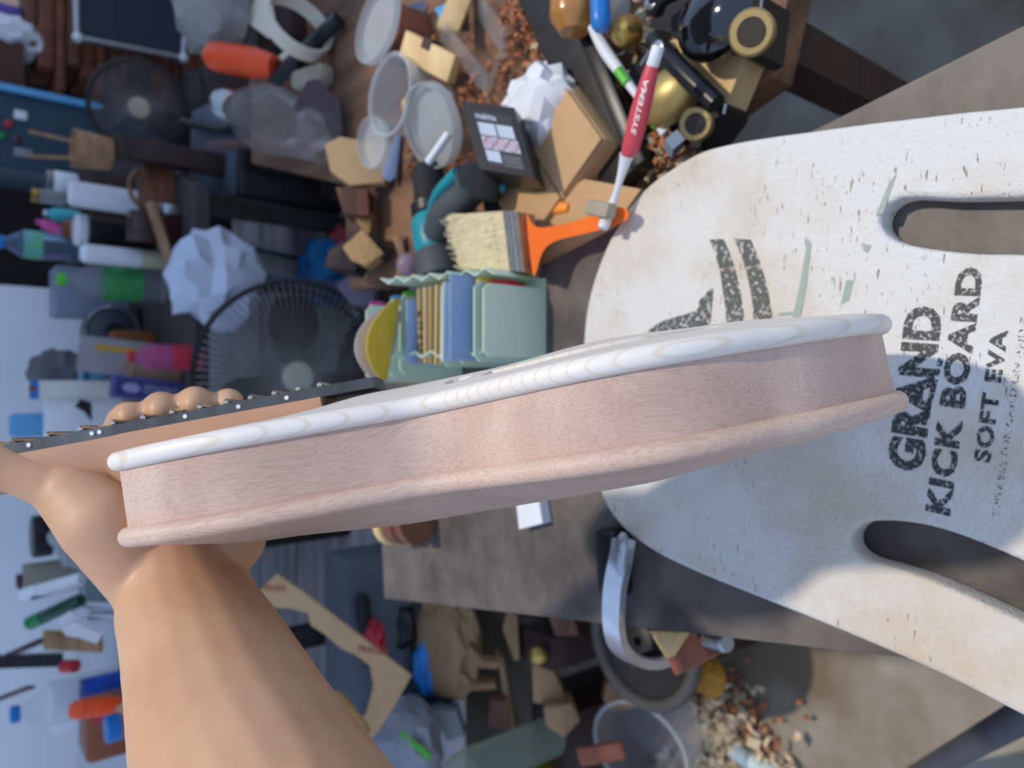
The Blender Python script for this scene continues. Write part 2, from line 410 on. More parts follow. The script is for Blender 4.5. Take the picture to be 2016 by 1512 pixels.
    r = nd(nt, 'ShaderNodeValToRGB'); r.color_ramp.elements[0].position = .0; r.color_ramp.elements[0].color = (*lin((227, 214, 194)), 1)
    r.color_ramp.elements[1].position = .12; r.color_ramp.elements[1].color = (*lin((236, 229, 218)), 1); L(wv.outputs[0], r.inputs[0])
    L(r.outputs[0], b_.inputs['Base Color']); b_.inputs['Roughness'].default_value = .5
    m_maple = m
    bm = plate(-.0085, .0005, HF, 1); bmesh.ops.recalc_face_normals(bm, faces=bm.faces)
    top = fin('soundboard', bm, m_maple, t)
    # f-holes cut through the top
    cut = BM()
    for s in (-1, 1):
        cen = catmull([V((-.011, .051, 0)), V((.006, .066, 0)), V((.03, .080, 0)), V((.06, .085, 0)), V((.090, .074, 0))], 6)
        A = []; Bq = []
        for i, p in enumerate(cen):
            tg = (cen[min(i + 1, len(cen) - 1)] - cen[max(i - 1, 0)]).normalized(); nn = V((-tg.y, tg.x, 0)); f = i / (len(cen) - 1)
            wd = .0052 * (.55 + .9 * math.sin(math.pi * min(1, f * 1.0)) ** .6) if f > 0 else .0042
            A.append(p + nn * wd); Bq.append(p - nn * wd)
        for po in (A + Bq[::-1], [V((-.0240 + .0068 * math.cos(k * .5236), .044 + .0068 * math.sin(k * .5236), 0)) for k in range(12)]):
            lo = [cut.verts.new(mw(p.x, s * p.y, -.02)) for p in po]; hi = [cut.verts.new(mw(p.x, s * p.y, .03)) for p in po]
            cut.faces.new(lo[::-1]); cut.faces.new(hi)
            for i in range(len(po)): cut.faces.new((lo[i], lo[(i + 1) % len(po)], hi[(i + 1) % len(po)], hi[i]))
    bmesh.ops.recalc_face_normals(cut, faces=cut.faces)
    me = bpy.data.meshes.new('cut'); cut.to_mesh(me); cut.free()
    co = bpy.data.objects.new('cut', me); COL.objects.link(co)
    md = top.modifiers.new('b', 'BOOLEAN'); md.object = co; md.solver = 'EXACT'
    bpy.context.view_layer.update()
    nm = evalmesh(top); top.modifiers.clear(); old = top.data; top.data = nm; bpy.data.meshes.remove(old); bpy.data.objects.remove(co)
    top.data.materials.clear(); top.data.materials.append(m_maple)
    # --- mahogany sides and back
    def maho(key, base, dark, lightc):
        m, nt, b_ = newmat(key); L = nt.links.new
        tc = nd(nt, 'ShaderNodeTexCoord'); mp = nd(nt, 'ShaderNodeMapping'); L(tc.outputs['Object'], mp.inputs[0]); mp.inputs['Rotation'].default_value = rotm.to_euler()
        n1 = nd(nt, 'ShaderNodeTexNoise', Scale=13, Detail=3, Distortion=.8); L(mp.outputs[0], n1.inputs[0])
        r1 = nd(nt, 'ShaderNodeValToRGB'); r1.color_ramp.elements[0].position = .35; r1.color_ramp.elements[0].color = (*lin(dark), 1); r1.color_ramp.elements[1].position = .65; r1.color_ramp.elements[1].color = (*lin(base), 1); L(n1.outputs[0], r1.inputs[0])
        mp2 = nd(nt, 'ShaderNodeMapping'); mp2.inputs['Scale'].default_value = (36, 620, 900); L(mp.outputs[0], mp2.inputs[0])
        n0 = nd(nt, 'ShaderNodeTexNoise', Scale=9, Detail=2); L(mp.outputs[0], n0.inputs[0])
        add = nd(nt, 'ShaderNodeVectorMath', operation='MULTIPLY_ADD'); L(n0.outputs[1], add.inputs[0]); add.inputs[1].default_value = (7, 26, 34); L(mp2.outputs[0], add.inputs[2])
        n2 = nd(nt, 'ShaderNodeTexNoise', Scale=1.6, Detail=2, Roughness=.6); L(add.outputs[0], n2.inputs[0])
        r2 = nd(nt, 'ShaderNodeValToRGB'); r2.color_ramp.elements[0].position = .30; r2.color_ramp.elements[1].position = .56; L(n2.outputs[0], r2.inputs[0])
        mx = nd(nt, 'ShaderNodeMix', data_type='RGBA'); L(r2.outputs[0], mx.inputs[0]); L(r1.outputs[0], mx.inputs[7])
        dk = nd(nt, 'ShaderNodeMix', data_type='RGBA', blend_type='MULTIPLY'); dk.inputs[0].default_value = 1; L(r1.outputs[0], dk.inputs[6]); dk.inputs[7].default_value = (*lightc, 1); L(dk.outputs[2], mx.inputs[6])
        L(mx.outputs[2], b_.inputs['Base Color']); b_.inputs['Roughness'].default_value = .55
        bp = nd(nt, 'ShaderNodeBump', Strength=.25, Distance=.0004); L(n2.outputs[0], bp.inputs['Height']); L(bp.outputs[0], b_.inputs['Normal'])
        return m
    m_side = maho('mahogany_side', (216, 188, 170), (190, 158, 142), (.84, .79, .77)); m_back = maho('mahogany_back', (220, 194, 174), (206, 176, 156), (.82, .77, .73))
    bm = BM()
    op = off(0); ip = off(-sg * .005)
    rings(bm, [[mw(p.x, p.y, -.036) for p in op], [mw(p.x, p.y, -.0075) for p in op], [mw(p.x, p.y, -.0075) for p in ip], [mw(p.x, p.y, -.036) for p in ip]], closed=True, cap=False)
    fin('ribs', bm, m_side, t)
    bm = plate(-.0348, -.0442, HB, -1); fin('back_plate', bm, m_back, t)
    # --- neck with fingerboard
    m_neck = mat('neck_wood', (198, 152, 120), .5, var=.12, scale=40, stretch=(1, .3, .3), bump=.1)
    def nsec(x, wd, top_, dp):
        return [mw(x, wd * s, top_ - d) for s, d in ((-1, 0), (-1, dp * .25), (-.86, dp * .62), (-.5, dp * .93), (0, dp), (.5, dp * .93), (.86, dp * .62), (1, dp * .25), (1, 0))]
    bm = BM(); rings(bm, [nsec(-.46, .016, 0.0101, .018), nsec(-.30, .0165, 0.0104, .0185), nsec(-.21, .017, 0.0106, .020), nsec(-.196, .0175, 0.0106, .034), nsec(-.188, .018, 0.0106, .042), nsec(-.095, .0185, 0.0111, .012)])
    fin('neck', bm, m_neck, t)
    m_fb = mat('fingerboard_ebony', (92, 98, 100), .45, var=.3, scale=50, stretch=(.3, 1, 1), bump=.1, col2=(58, 60, 62))
    bm = BM(); rings(bm, [[mw(x, wd * a, h + b) for a, b in ((-1, -.0052), (-1, 0), (-.5, .0008), (0, .001), (.5, .0008), (1, 0), (1, -.0052))] for x, wd, h in ((-.46, .0163, .0149), (-.25, .017, .0152), (-.075, .0185, .0164), (-.068, .016, .0165))])
    fb = fin('fingerboard', bm, m_fb, t)
    m_fret = mat('fret_nickel', (214, 214, 206), .22, .9, var=.05)
    m_dot = mat('side_dot', (226, 228, 224), .35, var=.03)
    def fbx(px, w_=-.017):
        # body x of a picture column on the near fingerboard edge
        a = (px - 1008) / FPX * (MC + w_); return a * math.cos(ANG) + (a * .19) * math.sin(ANG) * 1.0
    def fbh(x): return .0149 + (x + .46) * (.0015 / .385)
    for px in (-130, -40, 33, 102, 169, 233, 293, 350, 405, 457, 505, 552, 599, 641):
        x = fbx(px); wd = .017 + (x + .25) * .0086 + .0002
        bm = BM(); tube(bm, [mw(x, wd * s, fbh(x) + (.0012 if abs(s) < 1 else .0004)) for s in (-1, -.95, -.5, 0, .5, .95, 1)], .0013, 8); fin('fret', bm, m_fret, fb)
    for px in (191, 206, 375, 480, 575, 66):
        x = fbx(px); wd = .017 + (x + .25) * .0086
        bm = BM(); cyl(bm, .0011, .0011, .001, frame(mw(x, -wd + .0004, fbh(x) - .0027), mw(0, -1, 0) - mw(0, 0, 0)), 12); fin('side_dot', bm, m_dot, fb)
    return t
mandolin()

# ================================================================== THE ARM AND HAND
def arm():
    # chains of (px, py, depth, radius); capsules are fused into one skin
    ch = [
        [(655, 1900, .25, .052), (570, 1680, .285, .048), (487, 1512, .315, .0455), (410, 1300, .363, .0385), (370, 1205, .388, .0345), (350, 1125, .400, .0315)],
        [(385, 1210, .392, .0330), (372, 1140, .402, .0300)],
        [(310, 1150, .395, .0225), (262, 1085, .39, .0235), (212, 1020, .385, .0245), (160, 965, .386, .0215), (95, 942, .380, .0150), (25, 922, .375, .0122), (-45, 905, .37, .0115), (-115, 890, .366, .0105)],
        [(350, 1110, .405, .030), (310, 1040, .415, .028), (260, 990, .425, .024)],
        [(360, 1100, .410, .028), (400, 1045, .420, .027), (400, 1000, .43, .024)],
        [(400, 1090, .405, .022), (452, 1062, .408, .0195), (455, 1020, .42, .019)],
        [(150, 960, .392, .018), (190, 960, .42, .018), (240, 950, .435, .018)],
        # index, middle, ring, little: knuckle, middle joint, end joint, tip
        [(240, 975, .43, .0135), (232, 905, .452, .0115), (236, 850, .445, .0100), (244, 829, .418, .0092), (253, 822, .392, .0088), (258, 820, .386, .0080)],
        [(300, 965, .44, .0135), (296, 890, .460, .0118), (302, 826, .448, .0103), (312, 806, .420, .0096), (318, 804, .392, .0094), (321, 806, .386, .0084)],
        [(365, 970, .44, .0130), (360, 885, .458, .0113), (368, 815, .447, .0100), (378, 795, .419, .0094), (385, 793, .392, .0092), (388, 795, .386, .0082)],
        [(425, 985, .43, .0115), (424, 890, .447, .0100), (432, 822, .440, .0088), (442, 797, .418, .0082), (450, 792, .397, .0080), (453, 793, .391, .0072)],
    ]
    bm = BM()
    for c in ch:
        pts = [(P(x, y, d), r) for x, y, d, r in c]
        for (p, r) in pts: sph(bm, r, T(p), 20, 12)
        for (p, r), (q, s) in zip(pts, pts[1:]):
            L = (q - p).length
            if L < 1e-4: continue
            bmesh.ops.create_cone(bm, cap_ends=True, segments=20, radius1=r, radius2=s, depth=L, matrix=frame(p, q - p) @ T(0, 0, L / 2))
    me = bpy.data.meshes.new('arm_raw'); bm.to_mesh(me); bm.free()
    o = bpy.data.objects.new('arm_raw', me); COL.objects.link(o)
    r = o.modifiers.new('r', 'REMESH'); r.mode = 'VOXEL'; r.voxel_size = .0017; r.adaptivity = 0
    s = o.modifiers.new('s', 'SMOOTH'); s.iterations = 9; s.factor = .6
    bpy.context.view_layer.update(); nm = evalmesh(o); bpy.data.objects.remove(o)
    base = P(487, 1512, .315)
    for v in nm.vertices: v.co -= base
    for p in nm.polygons: p.use_smooth = True
    m, nt, b_ = newmat('skin'); L = nt.links.new
    tc = nd(nt, 'ShaderNodeTexCoord')
    n1 = nd(nt, 'ShaderNodeTexNoise', Scale=22, Detail=4); L(tc.outputs['Object'], n1.inputs[0])
    rp = nd(nt, 'ShaderNodeValToRGB'); rp.color_ramp.elements[0].position = .3; rp.color_ramp.elements[0].color = (*lin((196, 148, 112)), 1); rp.color_ramp.elements[1].position = .7; rp.color_ramp.elements[1].color = (*lin((212, 170, 132)), 1)
    L(n1.outputs[0], rp.inputs[0]); L(rp.outputs[0], b_.inputs['Base Color'])
    b_.inputs['Roughness'].default_value = .48; b_.inputs['Subsurface Weight'].default_value = .18; b_.inputs['Subsurface Radius'].default_value = (.006, .0025, .0012); b_.inputs['Subsurface Scale'].default_value = 1
    vo = nd(nt, 'ShaderNodeTexVoronoi', feature='DISTANCE_TO_EDGE'); vo.inputs['Scale'].default_value = 520; L(tc.outputs['Object'], vo.inputs[0])
    n3 = nd(nt, 'ShaderNodeTexNoise', Scale=160, Detail=3); L(tc.outputs['Object'], n3.inputs[0])
    ad = nd(nt, 'ShaderNodeMath', operation='ADD'); L(vo.outputs[0], ad.inputs[0]); L(n3.outputs[0], ad.inputs[1])
    bp = nd(nt, 'ShaderNodeBump', Strength=.07, Distance=.0008); L(ad.outputs[0], bp.inputs['Height']); L(bp.outputs[0], b_.inputs['Normal'])
    nm.materials.clear(); nm.name = 'person'
    a = link('person', nm, m, None, base)
    return tag(a, 'bare forearm and hand gripping the neck of the mandolin', 'person')
arm()
# ================================================================== SHARED MATERIALS
m_black = mat('black_plastic', (26, 27, 30), .35, var=.2)
m_blackm = mat('black_matte', (30, 30, 33), .75, var=.2)
m_steel = mat('steel', (176, 178, 182), .28, .9, var=.1)
m_dsteel = mat('dark_steel', (58, 55, 54), .5, .5, var=.3, scale=30)
m_brass = mat('brass', (196, 164, 92), .32, .85, var=.1)
m_white = mat('white_plastic', (222, 224, 226), .45, var=.05)
m_paper = mat('paper_white', (226, 228, 232), .9, var=.06)
m_clear = mat('clear_plastic', (236, 240, 242), .12, var=.02, trans=.8, ior=1.15, alpha=.38)
m_frost = mat('frosted_plastic', (222, 228, 228), .35, var=.04, trans=.6, ior=1.2, alpha=.62)
m_glass = mat('glass', (230, 236, 232), .05, var=.02, trans=.8, ior=1.25, alpha=.26)
m_gglass = mat('green_glass', (196, 212, 186), .06, var=.05, trans=.6, ior=1.2, alpha=.5)
m_teal = mat('teal_plastic', (22, 140, 150), .4, var=.12)
m_orange = mat('orange_plastic', (242, 112, 30), .4, var=.08)
m_orange2 = mat('red_orange_plastic', (246, 84, 34), .4, var=.08)
m_blue = mat('blue_plastic', (30, 120, 196), .35, var=.1)
m_red = mat('red_plastic', (190, 44, 60), .4, var=.1)
m_pink = mat('pink_plastic', (214, 80, 150), .4, var=.1)
m_green = mat('green_plastic', (30, 130, 74), .4, var=.12)
m_lgreen = mat('bright_green_plastic', (92, 190, 60), .4, var=.08)
m_yellow = mat('yellow_plastic', (232, 212, 50), .5, var=.06)
m_grey = mat('grey_plastic', (134, 136, 142), .5, var=.1)
m_kraft = mat('kraft_card', (196, 160, 116), .9, var=.08, scale=30)
m_cork = mat('cork', (196, 156, 104), .9, var=.25, scale=160, bump=.5, bscale=150)
m_pine = wood('pine', (226, 196, 142), (200, 164, 110), 0)
m_oak = wood('tan_wood', (176, 136, 98), (130, 96, 66), 0)
m_brown = wood('brown_wood', (134, 84, 56), (84, 50, 34), 0)
m_redwood = wood('red_brown_wood', (146, 84, 58), (104, 56, 40), 2)
m_dark = wood('dark_wood', (62, 40, 34), (36, 24, 22), 0)
m_maroon = mat('maroon_wood', (62, 26, 28), .3, var=.2, coat=.4)
m_shav = mat('wood_shaving', (228, 206, 170), .85, var=.25, scale=40)
m_shav2 = mat('red_wood_shaving', (188, 118, 78), .85, var=.25, scale=40)
m_skyb = mat('pale_blue_plastic', (96, 168, 214), .45, var=.08)
m_navy = mat('navy_print', (34, 38, 88), .6, var=.1)
m_cream = mat('cream_paper', (226, 214, 190), .85, var=.06)

# ---- small builders: every one returns a top-level thing
def one(name, bm, m, label, cat, group=None, bev=0, ang=38, kind=None):
    return tag(fin(name, bm, m, None, bev, ang=ang), label, cat, group, kind)
def rod(name, p, q, r, m, label, cat, seg=12, taper=1, group=None):
    bm = BM(); L = (q - p).length
    lathe(bm, [(r * .75, 0), (r, r * .3), (r * taper, L - r * .3), (r * .75 * taper, L)], frame(p, q - p), seg); return one(name, bm, m, label, cat, group)
def slab(name, p, q, wd, th, m, label, cat, side=None, bev=.0015, group=None):
    """board from p to q, width across `side`"""
    d = q - p; L = d.length; bm = BM(); f = frame(p, d, side if side is not None else V((1, 0, 0)))
    box(bm, (wd, th, L), f @ T(0, 0, L / 2)); return one(name, bm, m, label, cat, group, bev)
def poly(name, pts, th, m, label, cat, nrm=None, bev=0, group=None):
    """flat cut-out through 3D points, thickened along its normal"""
    bm = BM(); a = [bm.verts.new(p) for p in pts]; f = bm.faces.new(a); f.normal_update(); n = f.normal.copy() if nrm is None else nrm
    b = [bm.verts.new(p + n * th) for p in pts]; bm.faces.new(b[::-1]); k = len(a)
    for i in range(k): bm.faces.new((a[(i + 1) % k], a[i], b[i], b[(i + 1) % k]))
    return one(name, bm, m, label, cat, group, bev)
def crate(name, c, s, m, label, cat, rz=0, bev=.003, group=None):
    bm = BM(); box(bm, s, T(c.x, c.y, c.z + s[2] / 2) @ RZ(rz)); return one(name, bm, m, label, cat, group, bev)
def carton(name, c, s, m, label, cat, rz=0, mt=None, sealed=True):
    """box with flaps and a tape strip"""
    t = thing(name, label, cat, c); M_ = T(c) @ RZ(rz)
    bm = BM(); box(bm, s, M_ @ T(0, 0, s[2] / 2)); fin('body', bm, m, t, .002)
    for k in (-1, 1):
        bm = BM(); box(bm, (s[0] * .98, s[1] * .48, .003), M_ @ T(0, k * s[1] * .25, s[2] + .002)); fin('flap', bm, m, t)
    if mt:
        bm = BM(); box(bm, (s[0] * 1.0, .03, .001), M_ @ T(0, 0, s[2] + .0042)); fin('tape', bm, mt, t)
    return t
def blob(bm, c, r, sq=(1, 1, 1), amp=.25, fr=2.2, seed=0, sub=3, sharp=False):
    g = bmesh.ops.create_icosphere(bm, subdivisions=sub, radius=1)
    for v in g['verts']:
        n = noise.noise(v.co * fr + V((seed * 7.1, seed * 3.3, 1.7)));  n2 = noise.noise(v.co * fr * 2.7 + V((seed, 9, 4)))
        k = 1 + amp * (n if not sharp else (1 - 2 * abs(n))) + amp * .5 * n2
        v.co = c + V((v.co.x * sq[0], v.co.y * sq[1], v.co.z * sq[2])) * r * k
    return bm
def crumple(name, c, r, m, label, cat, sq=(1, 1, .8), amp=.35, seed=0, group=None):
    bm = BM(); blob(bm, c, r, sq, amp, 2.4, seed, 3, True); return one(name, bm, m, label, cat, group, ang=25)
def bottle(name, base, h, r, mb, mc, label, cat='bottle', ml=None, neck=.38, lab=(.25, .6), tilt=None, group=None, ribs=0):
    t = thing(name, label, cat, base, group); M_ = T(base) if tilt is None else frame(base, tilt)
    sh = h * .66; prof = [(r * .86, 0), (r, h * .03)]
    if ribs:
        for k in range(ribs):
            z = h * .05 + (sh - h * .05) * k / ribs; dz = (sh - h * .05) / ribs; prof += [(r, z), (r * .95, z + dz * .5)]
    prof += [(r, sh), (r * .93, h * .74), (r * .62, h * .84), (r * neck, h * .9), (r * neck, h * .93)]
    bm = BM(); lathe(bm, prof, M_); fin('body', bm, mb, t)
    bm = BM(); lathe(bm, [(r * neck * 1.15, h * .925), (r * neck * 1.2, h * .935), (r * neck * 1.2, h * .99), (r * neck * 1.05, h)], M_, 20); fin('cap', bm, mc, t)
    if ml:
        bm = BM(); lathe(bm, [(r * 1.012, h * lab[0]), (r * 1.012, h * lab[1])], M_, cap=False); fin('label_band', bm, ml, t)
    return t
def jar(name, base, h, r, mb, mc, label, cat='jar', group=None, ml=None):
    t = thing(name, label, cat, base, group)
    bm = BM(); lathe(bm, [(r * .9, 0), (r, .004), (r, h * .72), (r * .9, h * .78)], T(base)); fin('body', bm, mb, t)
    bm = BM(); lathe(bm, [(r * .96, h * .78), (r * .98, h * .8), (r * .98, h * .98), (r * .9, h)], T(base)); fin('lid', bm, mc, t)
    if ml:
        bm = BM(); lathe(bm, [(r * 1.015, h * .15), (r * 1.015, h * .6)], T(base), cap=False); fin('label_band', bm, ml, t)
    return t
def cup(name, M_, r, h, m, label, cat='cup', th=.0016, flare=.78):
    bm = BM()
    lathe(bm, [(.0005, .002), (r * flare - th, .002), (r - th, h - .002), (r + .003, h - .002), (r + .0035, h), (r + .002, h + .0015), (r, h), (r * flare, 0), (.0005, 0)], M_, 36, cap=False)
    return one(name, bm, m, label, cat)
def handle_tool(name, p, q, r, m, label, cat, butt=None, rings_=0, mblade=None, blade=None, group=None):
    """grip from p to q with an optional flat blade leaving q"""
    t = thing(name, label, cat, p, group); L = (q - p).length; F_ = frame(p, q - p)
    prof = [(r * .6, 0), (r * .95, r * .5), (r, L * .25)]
    for k in range(rings_):
        z = L * (.25 + .5 * k / max(1, rings_)); prof += [(r, z), (r * .9, z + L * .02), (r, z + L * .04)]
    prof += [(r * .92, L * .8), (r * .7, L)]
    bm = BM(); lathe(bm, prof, F_, 18); fin('grip', bm, m, t)
    if blade:
        bl, bw, bt = blade; bm = BM(); box(bm, (bw, bt, bl), F_ @ T(0, 0, L + bl / 2)); fin('blade', bm, mblade or m_steel, t, .0006)
    return t
def fan(name, hub, r, ax, mframe, mblade, mcap, label, base_z, spokes=60, m_spoke=None, capr=.16):
    """caged fan facing along ax, standing on a pole and a round foot"""
    t = thing(name, label, 'fan', V((hub.x, hub.y, base_z))); F_ = frame(hub, ax)
    ms = m_spoke or mframe
    for z, rr, tr in ((.03, 1, .006), (-.05, .97, .006)):
        bm = BM(); tube(bm, [F_ @ V((r * rr * math.cos(a * math.pi / 24), r * rr * math.sin(a * math.pi / 24), z)) for a in range(48)], tr, 6, True); fin('cage_ring', bm, mframe, t)
    for front in (1, 0):
        cg = BM()
        for k in range(spokes):
            a = 2 * math.pi * k / spokes; c, s = math.cos(a), math.sin(a)
            if front: pts = [V((c * r * f, s * r * f, z)) for f, z in ((capr * .8, .055), (.55, .052), (.85, .045), (1, .03))]
            else: pts = [V((c * r * f, s * r * f, z)) for f, z in ((.2, -.09), (.6, -.085), (.9, -.07), (.97, -.05))]
            tube(cg, [F_ @ p for p in pts], .0015, 4)
        o = fin('cage_wires', cg, ms, t); o['kind'] = 'stuff'
    bm = BM(); cyl(bm, r * capr, r * capr * .9, .012, F_ @ T(0, 0, .05), 28); fin('centre_cap', bm, mcap, t, .002)
    for k in range(3):
        bm = BM(); rs = []
        for j in range(9):
            f = j / 8; rr = r * (.16 + .7 * f); wd = (.35 + .5 * math.sin(math.pi * min(1, f * .9 + .12))) ; tw = .35 - .2 * f
            row = []
            for u in (-1, -.4, .2, 1):
                a = 2 * math.pi * k / 3 + u * wd * .62; row.append(F_ @ V((rr * math.cos(a), rr * math.sin(a), u * tw * .045)))
            rs.append(row + [p + ax.normalized() * .003 for p in row[::-1]])
        rings(bm, rs); fin('blade', bm, mblade, t)
    bm = BM(); cyl(bm, r * .2, r * .2, .05, F_ @ T(0, 0, -.03), 24); fin('hub', bm, mblade, t)
    bm = BM(); cyl(bm, r * .26, r * .2, .12, F_ @ T(0, 0, -.2), 24); fin('motor_housing', bm, mframe, t, .006)
    back = F_ @ V((0, 0, -.12))
    bm = BM(); tube(bm, [back, V((back.x, back.y, base_z + .03))], .014, 12); fin('pole', bm, mframe, t)
    bm = BM(); lathe(bm, [(.16, 0), (.16, .012), (.05, .03), (.02, .04)], T(back.x, back.y, base_z)); fin('base', bm, mframe, t)
    return t

# ================================================================== SUPPORTS
def plank_top(name, label, poly_, z, th, m, ml, legs, cat='table'):
    t = thing(name, label, cat, V((sum(p[0] for p in poly_) / len(poly_), sum(p[1] for p in poly_) / len(poly_), 0)))
    bm = BM(); prism(bm, poly_, th, T(0, 0, z - th)); fin('top', bm, m, t, .002)
    for x, y in legs:
        bm = BM(); z0 = .30 if y > 1.3 else 0; box(bm, (.04, .04, z - th - z0), T(x, y, (z - th + z0) / 2)); fin('leg', bm, ml, t)
    return t
SB = .70
m_ply = wood('bench_ply', (132, 96, 70), (74, 50, 38), 1)
plank_top('side_bench', 'low cluttered side bench strewn with shavings at right of the slab bench', [(.235, .31), (.33, .285), (1.05, .30), (1.05, 1.45), (.42, 1.4), (.30, 1.02), (.14, 1.0), (.125, .62)], SB, .03, m_ply, m_dark, [(.30, .36), (1.0, .36), (1.0, 1.25), (.18, .95)], 'bench')
RT = .70
m_rt = mat('rear_table_top', (74, 66, 66), .7, var=.2)
plank_top('rear_table', 'dark rear table crowded with bottles and boxes behind the fan', [(-.42, 1.75), (.45, 1.75), (.78, 2.62), (-.42, 2.62)], RT, .03, m_rt, m_dsteel, [(-.38, 1.8), (.42, 1.8), (.7, 2.56), (-.38, 2.56)])
LT = .80
m_lt = mat('left_table_top', (196, 198, 204), .6, var=.08)
plank_top('left_table', 'white topped table of pens, bottles and saws beyond the forearm', [(-1.5, 1.4), (-.425, 1.4), (-.425, 2.6), (-1.5, 2.6)], LT, .03, m_lt, m_dsteel, [(-1.45, 1.45), (-.52, 1.45), (-.52, 2.45), (-1.45, 2.45)])
# slatted low deck
def deck():
    t = thing('slatted_deck', 'low deck of weathered grey boards on the floor behind the benches', 'deck', V((0, 2, 0)))
    m = wood('grey_board', (208, 200, 198), (158, 150, 150), 0)
    y = 1.30; k = 0
    while y < 2.5:
        wd = .25; bm = BM(); box(bm, (3.1, wd, .03), T(-.2 + .03 * math.sin(k * 2.1), y + wd / 2, .285) @ RZ(math.sin(k * 1.7) * .8)); fin('board', bm, m, t, .003); y += wd + .035; k += 1
    for x in (-1.5, -.2, 1.1):
        bm = BM(); box(bm, (.07, 1.4, .26), T(x, 2.0, .13)); fin('bearer', bm, m_dark, t)
deck()

